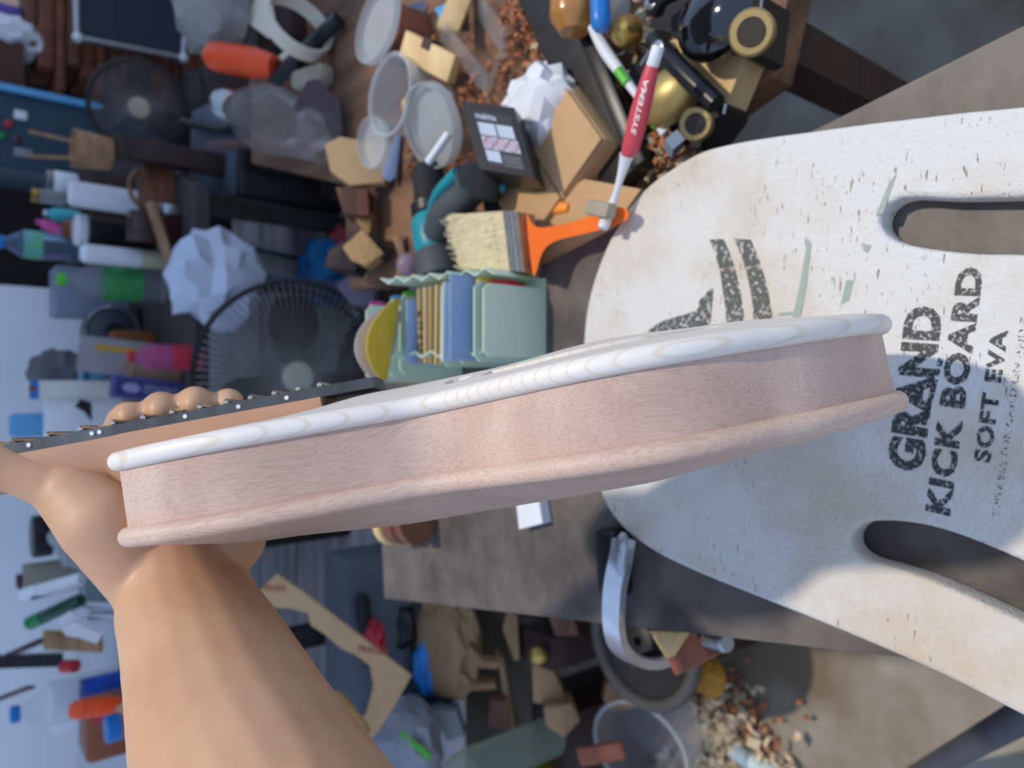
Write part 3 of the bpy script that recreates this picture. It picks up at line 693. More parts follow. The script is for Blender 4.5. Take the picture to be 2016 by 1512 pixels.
# ================================================================== ON THE SLAB BENCH: the index file with abrasive sheets
def sheet_file():
    m_pp = mat('file_green', (218, 238, 212), .6, var=.06, trans=.08, ior=1.3)
    t = thing('accordion_file', 'pale green accordion file full of sandpaper standing on the bench edge', 'file', onZ(1070, 630, BT))
    cX = onZ(1070, 628, BT).x
    tabs = [(m_red, 0), (m_yellow, 1), (m_lgreen, 4), (m_skyb, 5), (m_pink, 6)]
    # panels from front to back: pixel column of top edge, pixel rows, distance
    pan = [(950, 556, 702, .512, 0), (932, 552, 712, .528, .0), (900, 553, 716, .545, 0), (868, 556, 722, .562, 0), (786, 580, 738, .640, 0), (762, 588, 742, .652, 0), (720, 600, 752, .664, 0)]
    for i, (px, y0, y1, Y, _) in enumerate(pan):
        a = onY(px, y0, Y); b = onY(px, y1, Y); zt = (a.z + b.z) / 2; zb = BT + .004
        bm = BM(); wd = a.x - b.x; x0 = b.x
        prism(bm, [(x0, zb), (x0 + wd, zb), (x0 + wd, zt - .006), (x0 + wd - .006, zt), (x0 + .006, zt), (x0, zt - .006)], .0016, Matrix(((1, 0, 0, 0), (0, 0, -1, Y), (0, 1, 0, 0), (0, 0, 0, 1))))
        pn = fin('divider', bm, m_pp, t)
        for mm, k in tabs:
            if k == i:
                A = onY(px - 4, y0 - 2, Y - .004); bm = BM(); sph(bm, 1, T(x0 + wd + .0005, Y + .003, zt - (.016 if k else .03)) @ SC(.0045, .0014, .011 if k else .024), 14, 8)
                fin('coloured_tab', bm, mm, pn)
    a = onY(1068, 546, .508); b = onY(1068, 700, .508)
    bm = BM(); box(bm, (a.x - b.x, .15, .003), T((a.x + b.x) / 2, .585, BT + .0017)); fin('bottom_panel', bm, m_pp, t)
    for X in (b.x, a.x):
        bm = BM(); n = 14; pts = [(X + (.004 if k % 2 else -.002), .512 + k * .0095) for k in range(n)]
        rs = [[V((x, y, BT + .004)), V((x, y, BT + .06 + (y - .512) * .35)), V((x + .001, y, BT + .06 + (y - .512) * .35)), V((x + .001, y, BT + .004))] for x, y in pts]
        rings(bm, rs); fin('folded_side', bm, m_pp, t, ang=10)
    # sheets standing between the dividers
    def sh(px, y0, y1, Y, m, name, label, lean=0, th=.0014):
        a = onY(px, y0, Y); b = onY(px, y1, Y); bm = BM()
        box(bm, (a.x - b.x, th, a.z - BT - .008), T((a.x + b.x) / 2, Y, (a.z + BT + .008) / 2) @ RY(lean)); return tag(fin(name, bm, m, None, .0003), label, 'sandpaper', 'sandpaper sheets in the file')
    m_s1 = mat('abrasive_blue_grey', (150, 172, 206), .9, var=.06, scale=80); m_s2 = mat('abrasive_pale', (196, 212, 224), .9, var=.05, scale=80); m_s3 = mat('abrasive_tan', (186, 156, 104), .9, var=.1, scale=80)
    sh(886, 538, 708, .538, m_s1, 'sandpaper_sheet', 'pale blue sandpaper sheet nearest the front of the green file')
    sh(872, 556, 712, .553, m_s2, 'sandpaper_sheet', 'whitish sandpaper sheet between blue sheet and tan bundle', 1)
    for k in range(5):
        o = sh(824 + k * 11, 566 - k * 1.5, 712 + k * 2, .594 - k * .0062, m_s3 if k % 2 == 0 else mat('abrasive_tan_back', (206, 182, 134), .9, var=.08, scale=80), 'sandpaper_sheet',
               ['tan sandpaper sheet at the back of the bundle, showing printed marks', 'lighter tan sandpaper sheet, second from the back of the bundle', 'tan sandpaper sheet in the middle of the bundle', 'lighter tan sandpaper sheet, second from the front of the bundle', 'tan sandpaper sheet at the front of the bundle'][k], (k - 2) * .7, .0028)
        if k == 0:
            A = onY(838, 694, .5925); B_ = onY(838, 612, .5925)
            put_text('O E H Z', 'printed_marks', mat('tan_print', (104, 84, 54), .9, var=.1), o, A, B_, V((0, 0, 1)), .009, .01, 1.0, V((0, -.0004, 0)))
    sh(800, 590, 716, .603, m_s1, 'sandpaper_sheet', 'blue grey sandpaper sheet behind the tan bundle in the file')
    # two curled sheets at the back: leaf shaped, rolled towards the viewer
    def curl(Y, ys, left, right, dy, m, label, amt):
        bm = BM(); rs = []; n = 16
        for k in range(n + 1):
            u = k / n; py = ys[0] + (ys[1] - ys[0]) * u; be = math.sin(math.pi * u) ** .8
            pl = left[0] + (left[1] - left[0]) * u - amt * be; pr = right[0] + (right[1] - right[0]) * u
            a = onY(min(pl, pr - 2), py, Y - dy * be); m_ = onY((pl + pr) / 2, py, Y - dy * .3 * be); b = onY(pr, py, Y + .004)
            rs.append([a, m_, b, b + V((0, .0012, 0)), m_ + V((0, .0012, 0)), a + V((0, .0012, 0))])
        rings(bm, rs); return tag(fin('sandpaper_sheet', bm, m), label, 'sandpaper', 'sandpaper sheets in the file')
    curl(.616, (588, 748), (778, 752), (789, 762), .016, mat('abrasive_yellow', (226, 194, 66), .85, var=.06, scale=90), 'curled yellow sandpaper sheet standing in the green file', 42)
    curl(.630, (612, 758), (742, 748), (792, 760), .012, mat('abrasive_lilac', (206, 200, 206), .85, var=.04), 'curling pale lilac sheet at the very back of the green file', 46)
sheet_file()
# white card block and mallet on the slab
poly('white_card', [onZ(1014, 972, BT + .012), onZ(1058, 966, BT + .012), onZ(1068, 1030, BT + .012), onZ(1022, 1042, BT + .012)], -.011, m_paper, 'small white card block lying on the slab bench below the mandolin', 'card', V((0, 0, 1)))
def mallet():
    a = P(770, 1030, .86); b = P(888, 1022, .84); a = V((a.x, a.y, BT + .024)); b = V((b.x, b.y, BT + .024))
    t = thing('wooden_roller', 'short brown wooden roller with a pale end on the far bench edge', 'roller', V((a.x, a.y, BT)))
    d = b - a; bm = BM(); lathe(bm, [(.020, .012), (.0225, .018), (.0225, d.length * .62), (.019, d.length * .64), (.019, d.length * .72), (.0225, d.length * .74), (.0225, d.length)], frame(a, d)); fin('barrel', bm, m_brown, t)
    bm = BM(); lathe(bm, [(.021, 0), (.0245, .002), (.0245, .014), (.02, .016)], frame(a, d)); fin('pale_end', bm, m_pine, t)
mallet()

# ================================================================== CLAMP ON THE BENCH EDGE
def clamp():
    z = BT
    t = thing('bench_clamp', 'silver steel clamp arm hooked over the edge of the slab bench', 'clamp', onZ(1225, 1090, z))
    px = [(1228, 1062, .03), (1222, 1100, .034), (1212, 1150, .030), (1208, 1200, .020), (1210, 1245, .008), (1222, 1278, -.010), (1250, 1300, -.03), (1285, 1304, -.05), (1310, 1296, -.065)]
    path = catmull([onZ(x, y, z + h) for x, y, h in px], 5)
    bm = BM(); rs = []
    for i, p in enumerate(path):
        tg = (path[min(i + 1, len(path) - 1)] - path[max(i - 1, 0)]).normalized(); sd_ = V((0, 1, 0)) - tg * tg.y; sd_.normalize(); up = tg.cross(sd_)
        rs.append([p + sd_ * a + up * b for a, b in ((-.0085, -.004), (-.0085, .004), (-.006, .006), (-.003, .003), (.003, .003), (.006, .006), (.0085, .004), (.0085, -.004))])
    rings(bm, rs); fin('arm', bm, mat('bright_zinc', (214, 218, 224), .25, .75, var=.05), t, ang=30)
    c = onZ(1226, 1092, z); bm = BM(); box(bm, (.055, .026, .022), T(c.x - .004, c.y, z + .0112) @ RZ(6)); fin('rubber_pad', bm, m_black, t, .007, 4)
    c = onZ(1226, 1092, z + .034); bm = BM(); blob(bm, c, .012, (1.5, .55, .6), .05, 1, 1); fin('tip', bm, m_steel, t)
    c = onZ(1290, 1292, z - .06); bm = BM(); cyl(bm, .006, .006, .12, T(c.x, c.y, z - .15), 12); fin('screw', bm, m_dsteel, t)
clamp()
poly('wood_wedge', [onZ(1274, 1240, BT - .02), onZ(1345, 1244, BT - .02), onZ(1310, 1298, BT - .02)], -.05, m_pine, 'pale triangular wood wedge sticking out under the slab bench edge', 'wood offcut', V((0, 0, 1)), .002)
slab('wood_strip', onZ(1395, 1252, BT - .045), onZ(1330, 1290, BT - .045), .03, .025, m_redwood, 'red brown wood strip tucked under the bench beside the wedge', 'wood offcut')
rod('steel_bolt', onZ(1392, 1258, BT - .04), onZ(1432, 1266, BT - .03), .008, m_steel, 'shiny steel bolt poking out below the bench edge', 'bolt')
# ================================================================== ON THE SIDE BENCH (right)
MARK = set(o.name for o in bpy.data.objects)
def pq(name, pxs, d, th, m, label, cat, bev=.0015, dirv=None, group=None):
    """solid whose near face is the given outline at distance d, with real thickness behind it"""
    return poly(name, [P(x, y, (d if not hasattr(d, '__len__') else d[i])) for i, (x, y) in enumerate(pxs)], th, m, label, cat, dirv if dirv is not None else CF, bev, group)
def zslab(name, pxs, z, th, m, label, cat, bev=.001, group=None):
    """flat piece lying level: outline on its top face at height z"""
    return poly(name, [onZ(x, y, z) for x, y in pxs], -th, m, label, cat, V((0, 0, 1)), bev, group)
zslab('plywood_offcut', [(1058, 528), (1205, 452), (1262, 372), (1150, 352), (1010, 432), (990, 532)], .748, .046, m_kraft, 'tan plywood offcut under the orange paint brush', 'plywood')
def brush():
    z = .776
    t = thing('paint_brush', 'wide paint brush with cream bristles and orange handle', 'paint brush', onZ(1010, 475, .75))
    bm = BM(); rs = []
    A0, A1 = onZ(1006, 418, z), onZ(1020, 535, z); B0, B1 = onZ(888, 428, z - .012), onZ(912, 530, z - .012)
    for k in range(9):
        f = k / 8; a = A0.lerp(A1, f); b = B0.lerp(B1, f); b += (b - a) * random.uniform(-.05, .06)
        rs.append([a + V((0, 0, .008)), a.lerp(b, .5) + V((0, 0, .012)), b + V((0, 0, .006)), b - V((0, 0, .006)), a.lerp(b, .5) - V((0, 0, .010)), a - V((0, 0, .008))])
    rings(bm, rs); fin('bristle_core', bm, mat('bristle', (226, 212, 172), .9, var=.2, scale=60, stretch=(6, 1, 1), bump=.6, bscale=200), t)
    bm = BM()
    for k in range(420):
        f = random.random(); a = A0.lerp(A1, f); b = B0.lerp(B1, f); L = random.uniform(.86, 1.1)
        p = a.lerp(b, random.uniform(.1, .5)) + V((0, 0, random.uniform(-.010, .012))); q = a.lerp(b, L) + V((random.gauss(0, .002), random.gauss(0, .002), random.uniform(-.008, .010)))
        tube(bm, [p, p.lerp(q, .6) + V((0, 0, .001)), q], [.0007, .0006, .0003], 3)
    o = fin('bristle_hairs', bm, mat('bristle_hair', (234, 222, 186), .9, var=.15), t); o['kind'] = 'stuff'
    bm = BM(); C0, C1 = onZ(1036, 420, z), onZ(1050, 538, z)
    rings(bm, [[A0 + V((0, 0, h)), A1 + V((0, 0, h)), C1 + V((0, 0, h)), C0 + V((0, 0, h))] for h in (-.010, .010)]); fin('ferrule', bm, mat('ferrule_tin', (168, 164, 150), .4, .7, var=.3, scale=60), t, .002)
    for k in (.3, .62):
        bm = BM(); a = A0.lerp(C0, k); b = A1.lerp(C1, k); tube(bm, [a + V((0, 0, .0105)), b + V((0, 0, .0105))], .0013, 6); fin('ferrule_ridge', bm, m_steel, t)
    po = catmull([V((x, y, 0)) for x, y in [(1012 + 24, 424), (1046, 438), (1066, 448), (1130, 436), (1196, 412), (1226, 408), (1238, 420), (1226, 438), (1160, 458), (1100, 472), (1074, 488), (1062, 512), (1056, 534), (1048, 536)]], 3, True)
    bm = BM(); a = [bm.verts.new(onZ(p.x, p.y, z + .009)) for p in po]; b = [bm.verts.new(onZ(p.x, p.y, z - .006) ) for p in po]
    bm.faces.new(a); bm.faces.new(b[::-1])
    for i in range(len(po)): bm.faces.new((a[i], b[i], b[(i + 1) % len(po)], a[(i + 1) % len(po)]))
    fin('handle', bm, m_orange, t, .003, 3)
brush()
zslab('plastic_scraper', [(984, 418), (1040, 408), (1100, 394), (1116, 400), (1114, 416), (1070, 422), (1040, 426), (990, 432)], .752, .018, mat('light_orange_plastic', (246, 148, 50), .45, var=.08), 'light orange plastic scraper behind the paint brush', 'scraper', .003)
def drill():
    t = thing('cordless_drill', 'teal and black cordless drill lying with its battery towards the viewer', 'drill', onZ(870, 440, SB))
    z = .74; A = onZ(842, 322, z); B_ = onZ(872, 552, z); d = B_ - A; L = d.length; F_ = frame(A, d)
    bm = BM(); lathe(bm, [(.008, 0), (.016, .004), (.020, L * .16), (.021, L * .30), (.019, L * .34)], F_); fin('chuck', bm, m_blackm, t)
    bm = BM(); lathe(bm, [(.022, L * .345), (.026, L * .36), (.026, L * .44), (.023, L * .46)], F_); fin('torque_collar', bm, m_black, t)
    bm = BM(); lathe(bm, [(.024, L * .46), (.028, L * .5), (.028, L * .72), (.026, L * .76)], F_); fin('gear_case', bm, m_teal, t)
    bm = BM(); lathe(bm, [(.0262, L * .76), (.028, L * .78), (.028, L * .97), (.02, L)], F_); fin('motor_cap', bm, mat('drill_grey', (72, 78, 80), .6, var=.15), t)
    a = A + d * .66; b = P(938, 352, .745)
    bm = BM(); tube(bm, catmull([a, a.lerp(b, .4) + V((0, 0, .01)), a.lerp(b, .8), b], 5), [.019] * 3 + [.0175] * 10 + [.021] * 3, 14); fin('handle', bm, MATS['drill_grey'], t)
    bm = BM(); tube(bm, catmull([a + V((.02, -.005, .014)), a.lerp(b, .4) + V((.02, -.004, .022)), a.lerp(b, .85) + V((.014, 0, .016))], 5), .006, 8); fin('grip_stripe', bm, m_teal, t)
    c = P(968, 340, .72); bm = BM(); box(bm, (.055, .05, .022), T(c) @ RZ(-15) @ RX(-40)); fin('foot', bm, m_blackm, t, .004)
    c = P(985, 365, .715); bm = BM(); box(bm, (.014, .026, .012), T(c) @ RZ(-15) @ RX(-40)); fin('foot_clip', bm, m_teal, t, .002)
    # battery: rounded block whose underside faces the viewer
    q = [P(906, 197, .672), P(1012, 212, .655), None, P(944, 332, .662)]; q[2] = q[1] + q[3] - q[0]
    n = (q[1] - q[0]).cross(q[3] - q[0]).normalized(); n = n if n.dot(CF) > 0 else -n
    bm = BM(); va = [bm.verts.new(p) for p in q]; vb = [bm.verts.new(p + n * .045) for p in q]; bm.faces.new(va); bm.faces.new(vb[::-1])
    for i in range(4): bm.faces.new((va[i], vb[i], vb[(i + 1) % 4], va[(i + 1) % 4]))
    bat = fin('battery_pack', bm, m_black, t, .0065, 4)
    ex = (q[1] - q[0]); ey = (q[3] - q[0])
    def at(u, v, h=.0004): return q[0] + ex * u + ey * v - n * h * 1.6
    def panel(nm, u0, v0, u1, v1, m, h=.0004):
        bm = BM(); rings(bm, [[at(u0, v0, k), at(u1, v0, k), at(u1, v1, k), at(u0, v1, k)] for k in (h - .0003, h)]); fin(nm, bm, m, bat)
    m_lab = mat('label_black', (40, 42, 52), .5, var=.1); m_labw = mat('label_white', (190, 200, 214), .6, var=.08); m_rp = mat('label_red', (206, 120, 128), .6, var=.1)
    panel('label', .20, .14, .90, .93, m_lab, .0005)
    for u0, v0, u1, v1 in ((.22, .30, .53, .48), (.56, .30, .86, .48), (.22, .50, .88, .68), (.22, .70, .48, .86)): panel('pictogram_panel', u0, v0, u1, v1, m_labw, .0007)
    for u in (.34, .55, .76):
        bm = BM(); c = at(u, .59, .001); tube(bm, [c + ex * (.085 * math.cos(a * math.pi / 10)) + ey * (.075 * math.sin(a * math.pi / 10)) for a in range(20)], .0005, 5, True); rg = fin('warning_ring', bm, m_rp, bat)
        bm = BM(); tube(bm, [at(u - .05, .55, .001), at(u + .05, .63, .001)], .0005, 5); fin('warning_slash', bm, m_rp, bat)
    put_text('makita', 'battery_lettering', m_labw, bat, at(.22, .245, .0009), at(.60, .245, .0009), -ey, .006, .02, 1, V())
    for v in (.75, .79, .83, .88): panel('fine_print', .52, v, .84, v + .012, m_grey, .0007)
    for u, v in ((.08, .05), (.10, .93)):
        bm = BM(); cyl(bm, .003, .003, .0015, frame(at(u, v, -.002), -n), 12); fin('screw', bm, m_steel, bat)
    bm = BM(); c = at(-.03, .3, -.02); tube(bm, [at(-.02, .12, -.018), at(-.02, .42, -.018)], .006, 10); fin('release_button', bm, m_teal, bat)
drill()
# plastic cups and lids
rim = P(765, 187, .87)
cup('plastic_cup', T(rim - V((0, 0, .068))), .0455, .068, m_frost, 'frosted plastic cup holding small wood blocks')
for i, (x, y, s, a) in enumerate([(768, 208, (.013, .012, .034), 12), (790, 200, (.012, .011, .040), 20), (782, 232, (.010, .010, .024), -30)]):
    c = P(x, y, .885); bm = BM(); box(bm, s, T(c.x, c.y, rim.z - .064 + s[2] / 2) @ RZ(a) @ RX(-6)); one('wood_block', bm, m_pine, ['pale wood block on the left inside the frosted cup', 'tallest pale wood block inside the frosted cup', 'shortest wood block at the front of the frosted cup'][i], 'wood block', 'blocks in the cup', .001)
def lid(c, nrm, r, label, deep=.008):
    bm = BM(); lathe(bm, [(.0005, 0), (r * .84, 0), (r * .86, .004), (r * .93, .004), (r * .95, deep), (r, deep), (r, -.001), (r * .84, -.0014), (.0005, -.0014)], frame(c, nrm), 36, cap=False); return one('plastic_dish', bm, m_frost, label, 'dish', 'frosted plastic dishes')
lid(P(748, 52, .90), -CF * .62 - CR * .75 + CU * .1, .047, 'frosted dish standing on edge beyond the cup, partly out of the picture')
lid(P(740, 282, .91), -CF * .66 - CR * .7 - CU * .12, .031, 'small frosted dish leaning in front of the cup of blocks')
lid(P(858, 246, .83), -CF * .55 - CR * .72 - CU * .35, .046, 'wide frosted dish leaning beside the drill battery', .012)
rod('white_stick', P(842, 322, .80), P(884, 262, .79), .0045, m_white, 'short white plastic stick leaning on the wide dish', 'stick')
poly('blue_card', [P(790, 20, .93), P(842, 0, .93), P(838, 60, .94), P(800, 90, .95)], .002, mat('grey_blue_card', (110, 128, 156), .8), 'grey blue card standing behind the red brown block', 'card', CF)
c = P(818, 78, .93); crate('wood_cube', V((c.x, c.y, SB)), (.055, .045, .055), m_redwood, 'red brown wood cube beside the cup of blocks', 'wood block', 24)
def lstick():
    t = thing('notched_stick', 'cream wooden stick with a dark notch lying by the red brown cube', 'wood stick', onZ(850, 120, SB))
    p, q = P(800, 88, .87), P(896, 138, .83); d = q - p; f = frame(p, d, V((0, 0, 1))); bm = BM(); box(bm, (.014, .03, d.length), f @ T(0, 0, d.length / 2)); fin('stick', bm, m_pine, t, .001)
    bm = BM(); box(bm, (.016, .012, .014), f @ T(0, -.012, d.length * .45)); fin('notch_insert', bm, m_dark, t)  # dark block painted in for the shade of an open slot
lstick()
def acrylic():
    t = thing('acrylic_bracket', 'clear acrylic bracket standing on shavings near the drill', 'bracket', onZ(960, 130, SB))
    a, b, c, e = P(884, 62, .84), P(982, 178, .80), P(1012, 92, .79), P(962, 18, .84)
    for p, q in ((a, b), (e, c), (b, c)):
        bm = BM(); d = q - p; box(bm, (.004, .03, d.length), frame(p, d, CR) @ T(0, 0, d.length / 2)); fin('acrylic_strip', bm, m_clear, t, .0006)
acrylic()
slab('pine_strip', P(912, 72, .84), P(952, -30, .86), .026, .008, m_pine, 'pine strip passing under the acrylic bracket', 'wood strip', CR)
poly('blue_film', [P(868, 22, .88), P(910, 0, .88), P(932, 6, .87), P(908, 50, .86), P(880, 44, .87)], .0012, m_skyb, 'sky blue plastic film beside the pine strip', 'film', CF)
crumple('crumpled_tissue', P(1066, 214, .70), .032, m_paper, 'crumpled white tissue between the drill battery and the steel bar', 'tissue', (1.0, 1.1, .8), .32, 3)
poly('white_scrap', [onZ(1072, 128, .725), onZ(1086, 112, .725), onZ(1098, 142, .725), onZ(1084, 160, .725)], .003, m_paper, 'small white plastic scrap beside the dark steel bar', 'scrap', V((0, 0, 1)))
carton('card_box', onZ(1148, 348, SB), (.085, .13, .05), m_kraft, 'open topped tan cardboard box between drill and toothbrush', 'box', 38)
crumple('dark_cloth', onZ(1030, 385, .72), .045, mat('dark_cloth', (58, 46, 50), .9, var=.2, bump=.4, bscale=90), 'dark purple brown cloth bunched under the drill handle', 'cloth', (1, 1, .4), .3, 5)
crate('green_block', onZ(1120, 262, SB), (.02, .03, .03), m_green, 'small dark green block behind the tan cardboard box', 'block', 20)
for i, (x, y) in enumerate([(1056, 284), (1061, 308)]):
    c = onZ(x, y, .745); bm = BM(); sph(bm, .0085, T(c)); cyl(bm, .004, .004, .04, T(c.x, c.y, SB), 10); one('steel_bead', bm, m_steel, ['shiny round steel bead beside the battery, farther from the box', 'shiny round steel bead touching the tan cardboard box'][i], 'bead', 'steel beads')
p, q = onZ(1052, -60, .722), onZ(1248, 352, .722); slab('steel_bar', p, q, .052, .02, m_dsteel, 'long dark steel bar lying across the side bench', 'steel bar', CU)
p, q = onZ(1140, 20, .742), onZ(1268, 330, .728); slab('black_metal_strip', p, q, .014, .02, m_black, 'thin black metal strip alongside the dark steel bar', 'metal strip', CU)
handle_tool('wood_gripped_tool', onZ(1130, 64, .765), onZ(1128, -70, .765), .021, mat('varnished_wood', (190, 130, 58), .25, var=.25, coat=.6), 'varnished brown wooden tool handle lying on the steel bar', 'hand tool')
handle_tool('blue_gripped_tool', onZ(1183, 60, .77), onZ(1180, -50, .77), .0085, m_blue, 'bright blue plastic tool handle beside the wooden one', 'hand tool')
def toothbrush_g():
    pts = catmull([onZ(x, y, .762 - i * .004) for i, (x, y) in enumerate([(1166, 52), (1190, 98), (1218, 138), (1250, 182), (1290, 240), (1308, 262)])], 5)
    t = thing('green_toothbrush', 'white and lime toothbrush lying along the black metal strip', 'toothbrush', pts[0]); bm = BM(); tube(bm, pts, [.0042 + .0012 * math.sin(i * .25) for i in range(len(pts))], 10); fin('handle', bm, m_white, t)
    for a, b in ((10, 14), (17, 22)):
        bm = BM(); tube(bm, [p + V((-.001, -.001, .002)) for p in pts[a:b]], .0042, 10); fin('grip_inlay', bm, m_lgreen, t)
    bm = BM(); e = pts[-1]; box(bm, (.012, .024, .010), frame(e, pts[-1] - pts[-4]) @ T(0, 0, .012)); fin('bristles', bm, mat('blue_grey_bristle', (150, 170, 196), .8), t)
toothbrush_g()
def toothbrush_r():
    L_ = [(1296, 92, .808), (1290, 112, .808), (1284, 130, .807), (1264, 205, .803), (1243, 285, .797), (1234, 305, .795), (1222, 348, .791), (1208, 395, .789), (1196, 425, .790), (1186, 450, .793)]
    pts = [onZ(x, y, z) for x, y, z in L_]
    t = thing('red_toothbrush', 'white toothbrush with red grip reading SYSTEMA resting over the bench gap', 'toothbrush', pts[4])
    bm = BM(); tube(bm, catmull(pts[:3], 4), [.0045] * 9, 10); fin('handle_end', bm, m_white, t)
    gp = catmull(pts[2:6], 5); rr = [.0045 + .0026 * math.sin(math.pi * min(1, i / (len(gp) - 1) * 1.05)) for i in range(len(gp))]
    bm = BM(); tube(bm, gp, rr, 12); g = fin('red_grip', bm, mat('toothbrush_red', (206, 74, 88), .4, var=.06), t)
    bm = BM(); tube(bm, catmull(pts[5:], 5), [.0058, .005, .0045, .004, .0034, .003, .0028, .0026, .0026, .0026, .003, .0036, .0042, .0045, .0045, .0045, .0046, .0046, .0044, .0042, .0036][:len(catmull(pts[5:], 5))], 10); fin('neck', bm, m_white, t)
    c = onZ(1182, 412, .796); bm = BM(); box(bm, (.012, .026, .012), T(c) @ RZ(-18)); fin('bristles', bm, mat('worn_bristle', (176, 164, 142), .9, bump=.6, bscale=260), t, .003)
    A = onZ(1250, 268, .8085); B_ = onZ(1277, 160, .8125); C = onZ(1243, 262, .8085)
    put_text('SYSTEMA', 'grip_lettering', m_white, g, A, B_, (C - A), .0052, .015, 1, V((0, -.0010, .0012)))
toothbrush_r()
def plane(name, label, body, z, dome, drx, dry, knob, kr, lever, dm):
    t = thing(name, label, 'hand plane', onZ(*body[0], SB))
    bm = BM(); a = [bm.verts.new(onZ(x, y, z)) for x, y in body]; b = [bm.verts.new(V((v.co.x, v.co.y, SB + .004))) for v in a]; n = len(a); bm.faces.new(a); bm.faces.new(b[::-1])
    for i in range(n): bm.faces.new((a[i], b[i], b[(i + 1) % n], a[(i + 1) % n]))
    fin('body', bm, m_black, t, .002)
    c = onZ(*dome, z + .012); bm = BM(); sph(bm, 1, T(c) @ RZ(20) @ SC(drx, dry, .018), 24, 14); fin('cap', bm, dm, t)
    c = onZ(*knob, z + .016); ax = (CAM - c).normalized() + V((0, 0, .5))
    bm = BM(); lathe(bm, [(kr * .5, -.02), (kr * .5, -.004), (kr * .92, -.003), (kr, 0), (kr, .008), (kr * .9, .0095), (kr * .62, .0095), (kr * .55, .004), (.0004, .003)], frame(c, ax), 32, cap=False); kb = fin('adjuster_knob', bm, mat('dull_brass', (170, 146, 96), .4, .7, var=.12), t, ang=30)
    bm = BM(); cyl(bm, kr * .6, kr * .6, .002, frame(c, ax) @ T(0, 0, .0088), 24); fin('knob_recess', bm, mat('dark_recess', (58, 50, 42), .5, .4), kb)  # dark disc paints the shade inside the hollow of the wheel
    p, q = onZ(*lever[0], z + .02), onZ(*lever[1], z + .02); bm = BM(); tube(bm, catmull([p, p.lerp(q, .5) + V((0, 0, .006)), q], 5), .0075, 10); fin('lever', bm, m_black, t)
    bm = BM(); cyl(bm, .006, .006, .004, T(p.lerp(q, .2) + V((0, 0, .007))), 16); fin('lever_rivet', bm, m_steel, t, .001)
    bm = BM(); e0, e1 = onZ(*body[2], z + .001), onZ(*body[3], z + .001); tube(bm, [e0, e1], .0015, 6); fin('bright_edge', bm, m_steel, t)
m_bmat = mat('satin_brass', (176, 156, 100), .42, .6, var=.08, scale=30)
plane('block_plane', 'small black block plane with smooth oval brass cap', [(1228, 150), (1285, 95), (1428, 205), (1424, 225), (1375, 292), (1345, 285)], .735, (1320, 190), .021, .029, (1374, 246), .0125, ((1288, 78), (1410, 205)), m_bmat)
plane('bench_plane', 'black plane with glossy domed knob and knurled brass wheel', [(1278, 52), (1310, -40), (1500, -10), (1486, 102), (1468, 112)], .742, (1412, 34), .030, .034, (1484, 66), .0155, ((1290, 20), (1330, -20)), mat('black_gloss', (14, 16, 20), .08, var=.05, coat=1))
zslab('pine_board', [(1318, 66), (1468, 112), (1430, 204), (1352, 128)], .728, .026, m_pine, 'pale pine board squeezed between the two planes', 'board')
c = onZ(1236, 66, .75); bm = BM(); lathe(bm, [(.003, -.05), (.005, -.02), (.012, -.004), (.0135, .006), (.009, .014), (.003, .019)], frame(c, V((-.1, -.5, .8)))); one('brass_finial', bm, m_brass, 'small acorn shaped brass finial behind the block plane', 'finial')
jar('grey_jar', onZ(1215, 22, SB), .055, .019, m_frost, m_grey, 'small grey lidded jar beside the blue handle')
rod('steel_rod', onZ(1262, 128, .745), onZ(1290, 84, .75), .002, m_steel, 'thin bright steel rod lying by the block plane', 'rod')
def shavings(name, label, n, m, spots, z, size, seed):
    rnd = random.Random(seed); bm = BM()
    for k in range(n):
        x, y, sx, sy = rnd.choice(spots); c = onZ(x + rnd.gauss(0, sx), y + rnd.gauss(0, sy), z + rnd.random() * .012); r = size * rnd.uniform(.4, 1); wd = size * rnd.uniform(.3, .8); a0 = rnd.random() * 6; arc = rnd.uniform(1.5, 5)
        M_ = T(c) @ RZ(rnd.random() * 360) @ RX(rnd.uniform(30, 110)); prev = None
        for j in range(6):
            a = a0 + arc * j / 5; rr = r * (1 - .08 * j); p = bm.verts.new(M_ @ V((rr * math.cos(a), rr * math.sin(a), -wd / 2 + j * wd * .12))); q = bm.verts.new(M_ @ V((rr * math.cos(a), rr * math.sin(a), wd / 2 + j * wd * .12)))
            if prev: bm.faces.new((prev[0], p, q, prev[1]))
            prev = (p, q)
    o = fin(name, bm, m); return tag(o, label, 'shavings', kind='stuff')
SP = [(1060, 110, 30, 40), (1165, 300, 18, 30), (1300, 300, 25, 20), (940, 170, 50, 40), (1040, 40, 20, 30), (870, 330, 30, 20), (1190, 350, 30, 20), (1100, 330, 60, 60)]
shavings('red_shavings', 'curled red brown wood shavings littering the side bench', 420, m_shav2, SP, SB + .003, .009, 1)
shavings('pale_shavings', 'pale wood shavings scattered between tools on the side bench', 160, m_shav, [(1310, 300, 22, 22), (1260, 60, 30, 40), (1400, 110, 30, 30), (1090, 120, 20, 30)], SB + .006, .009, 2)

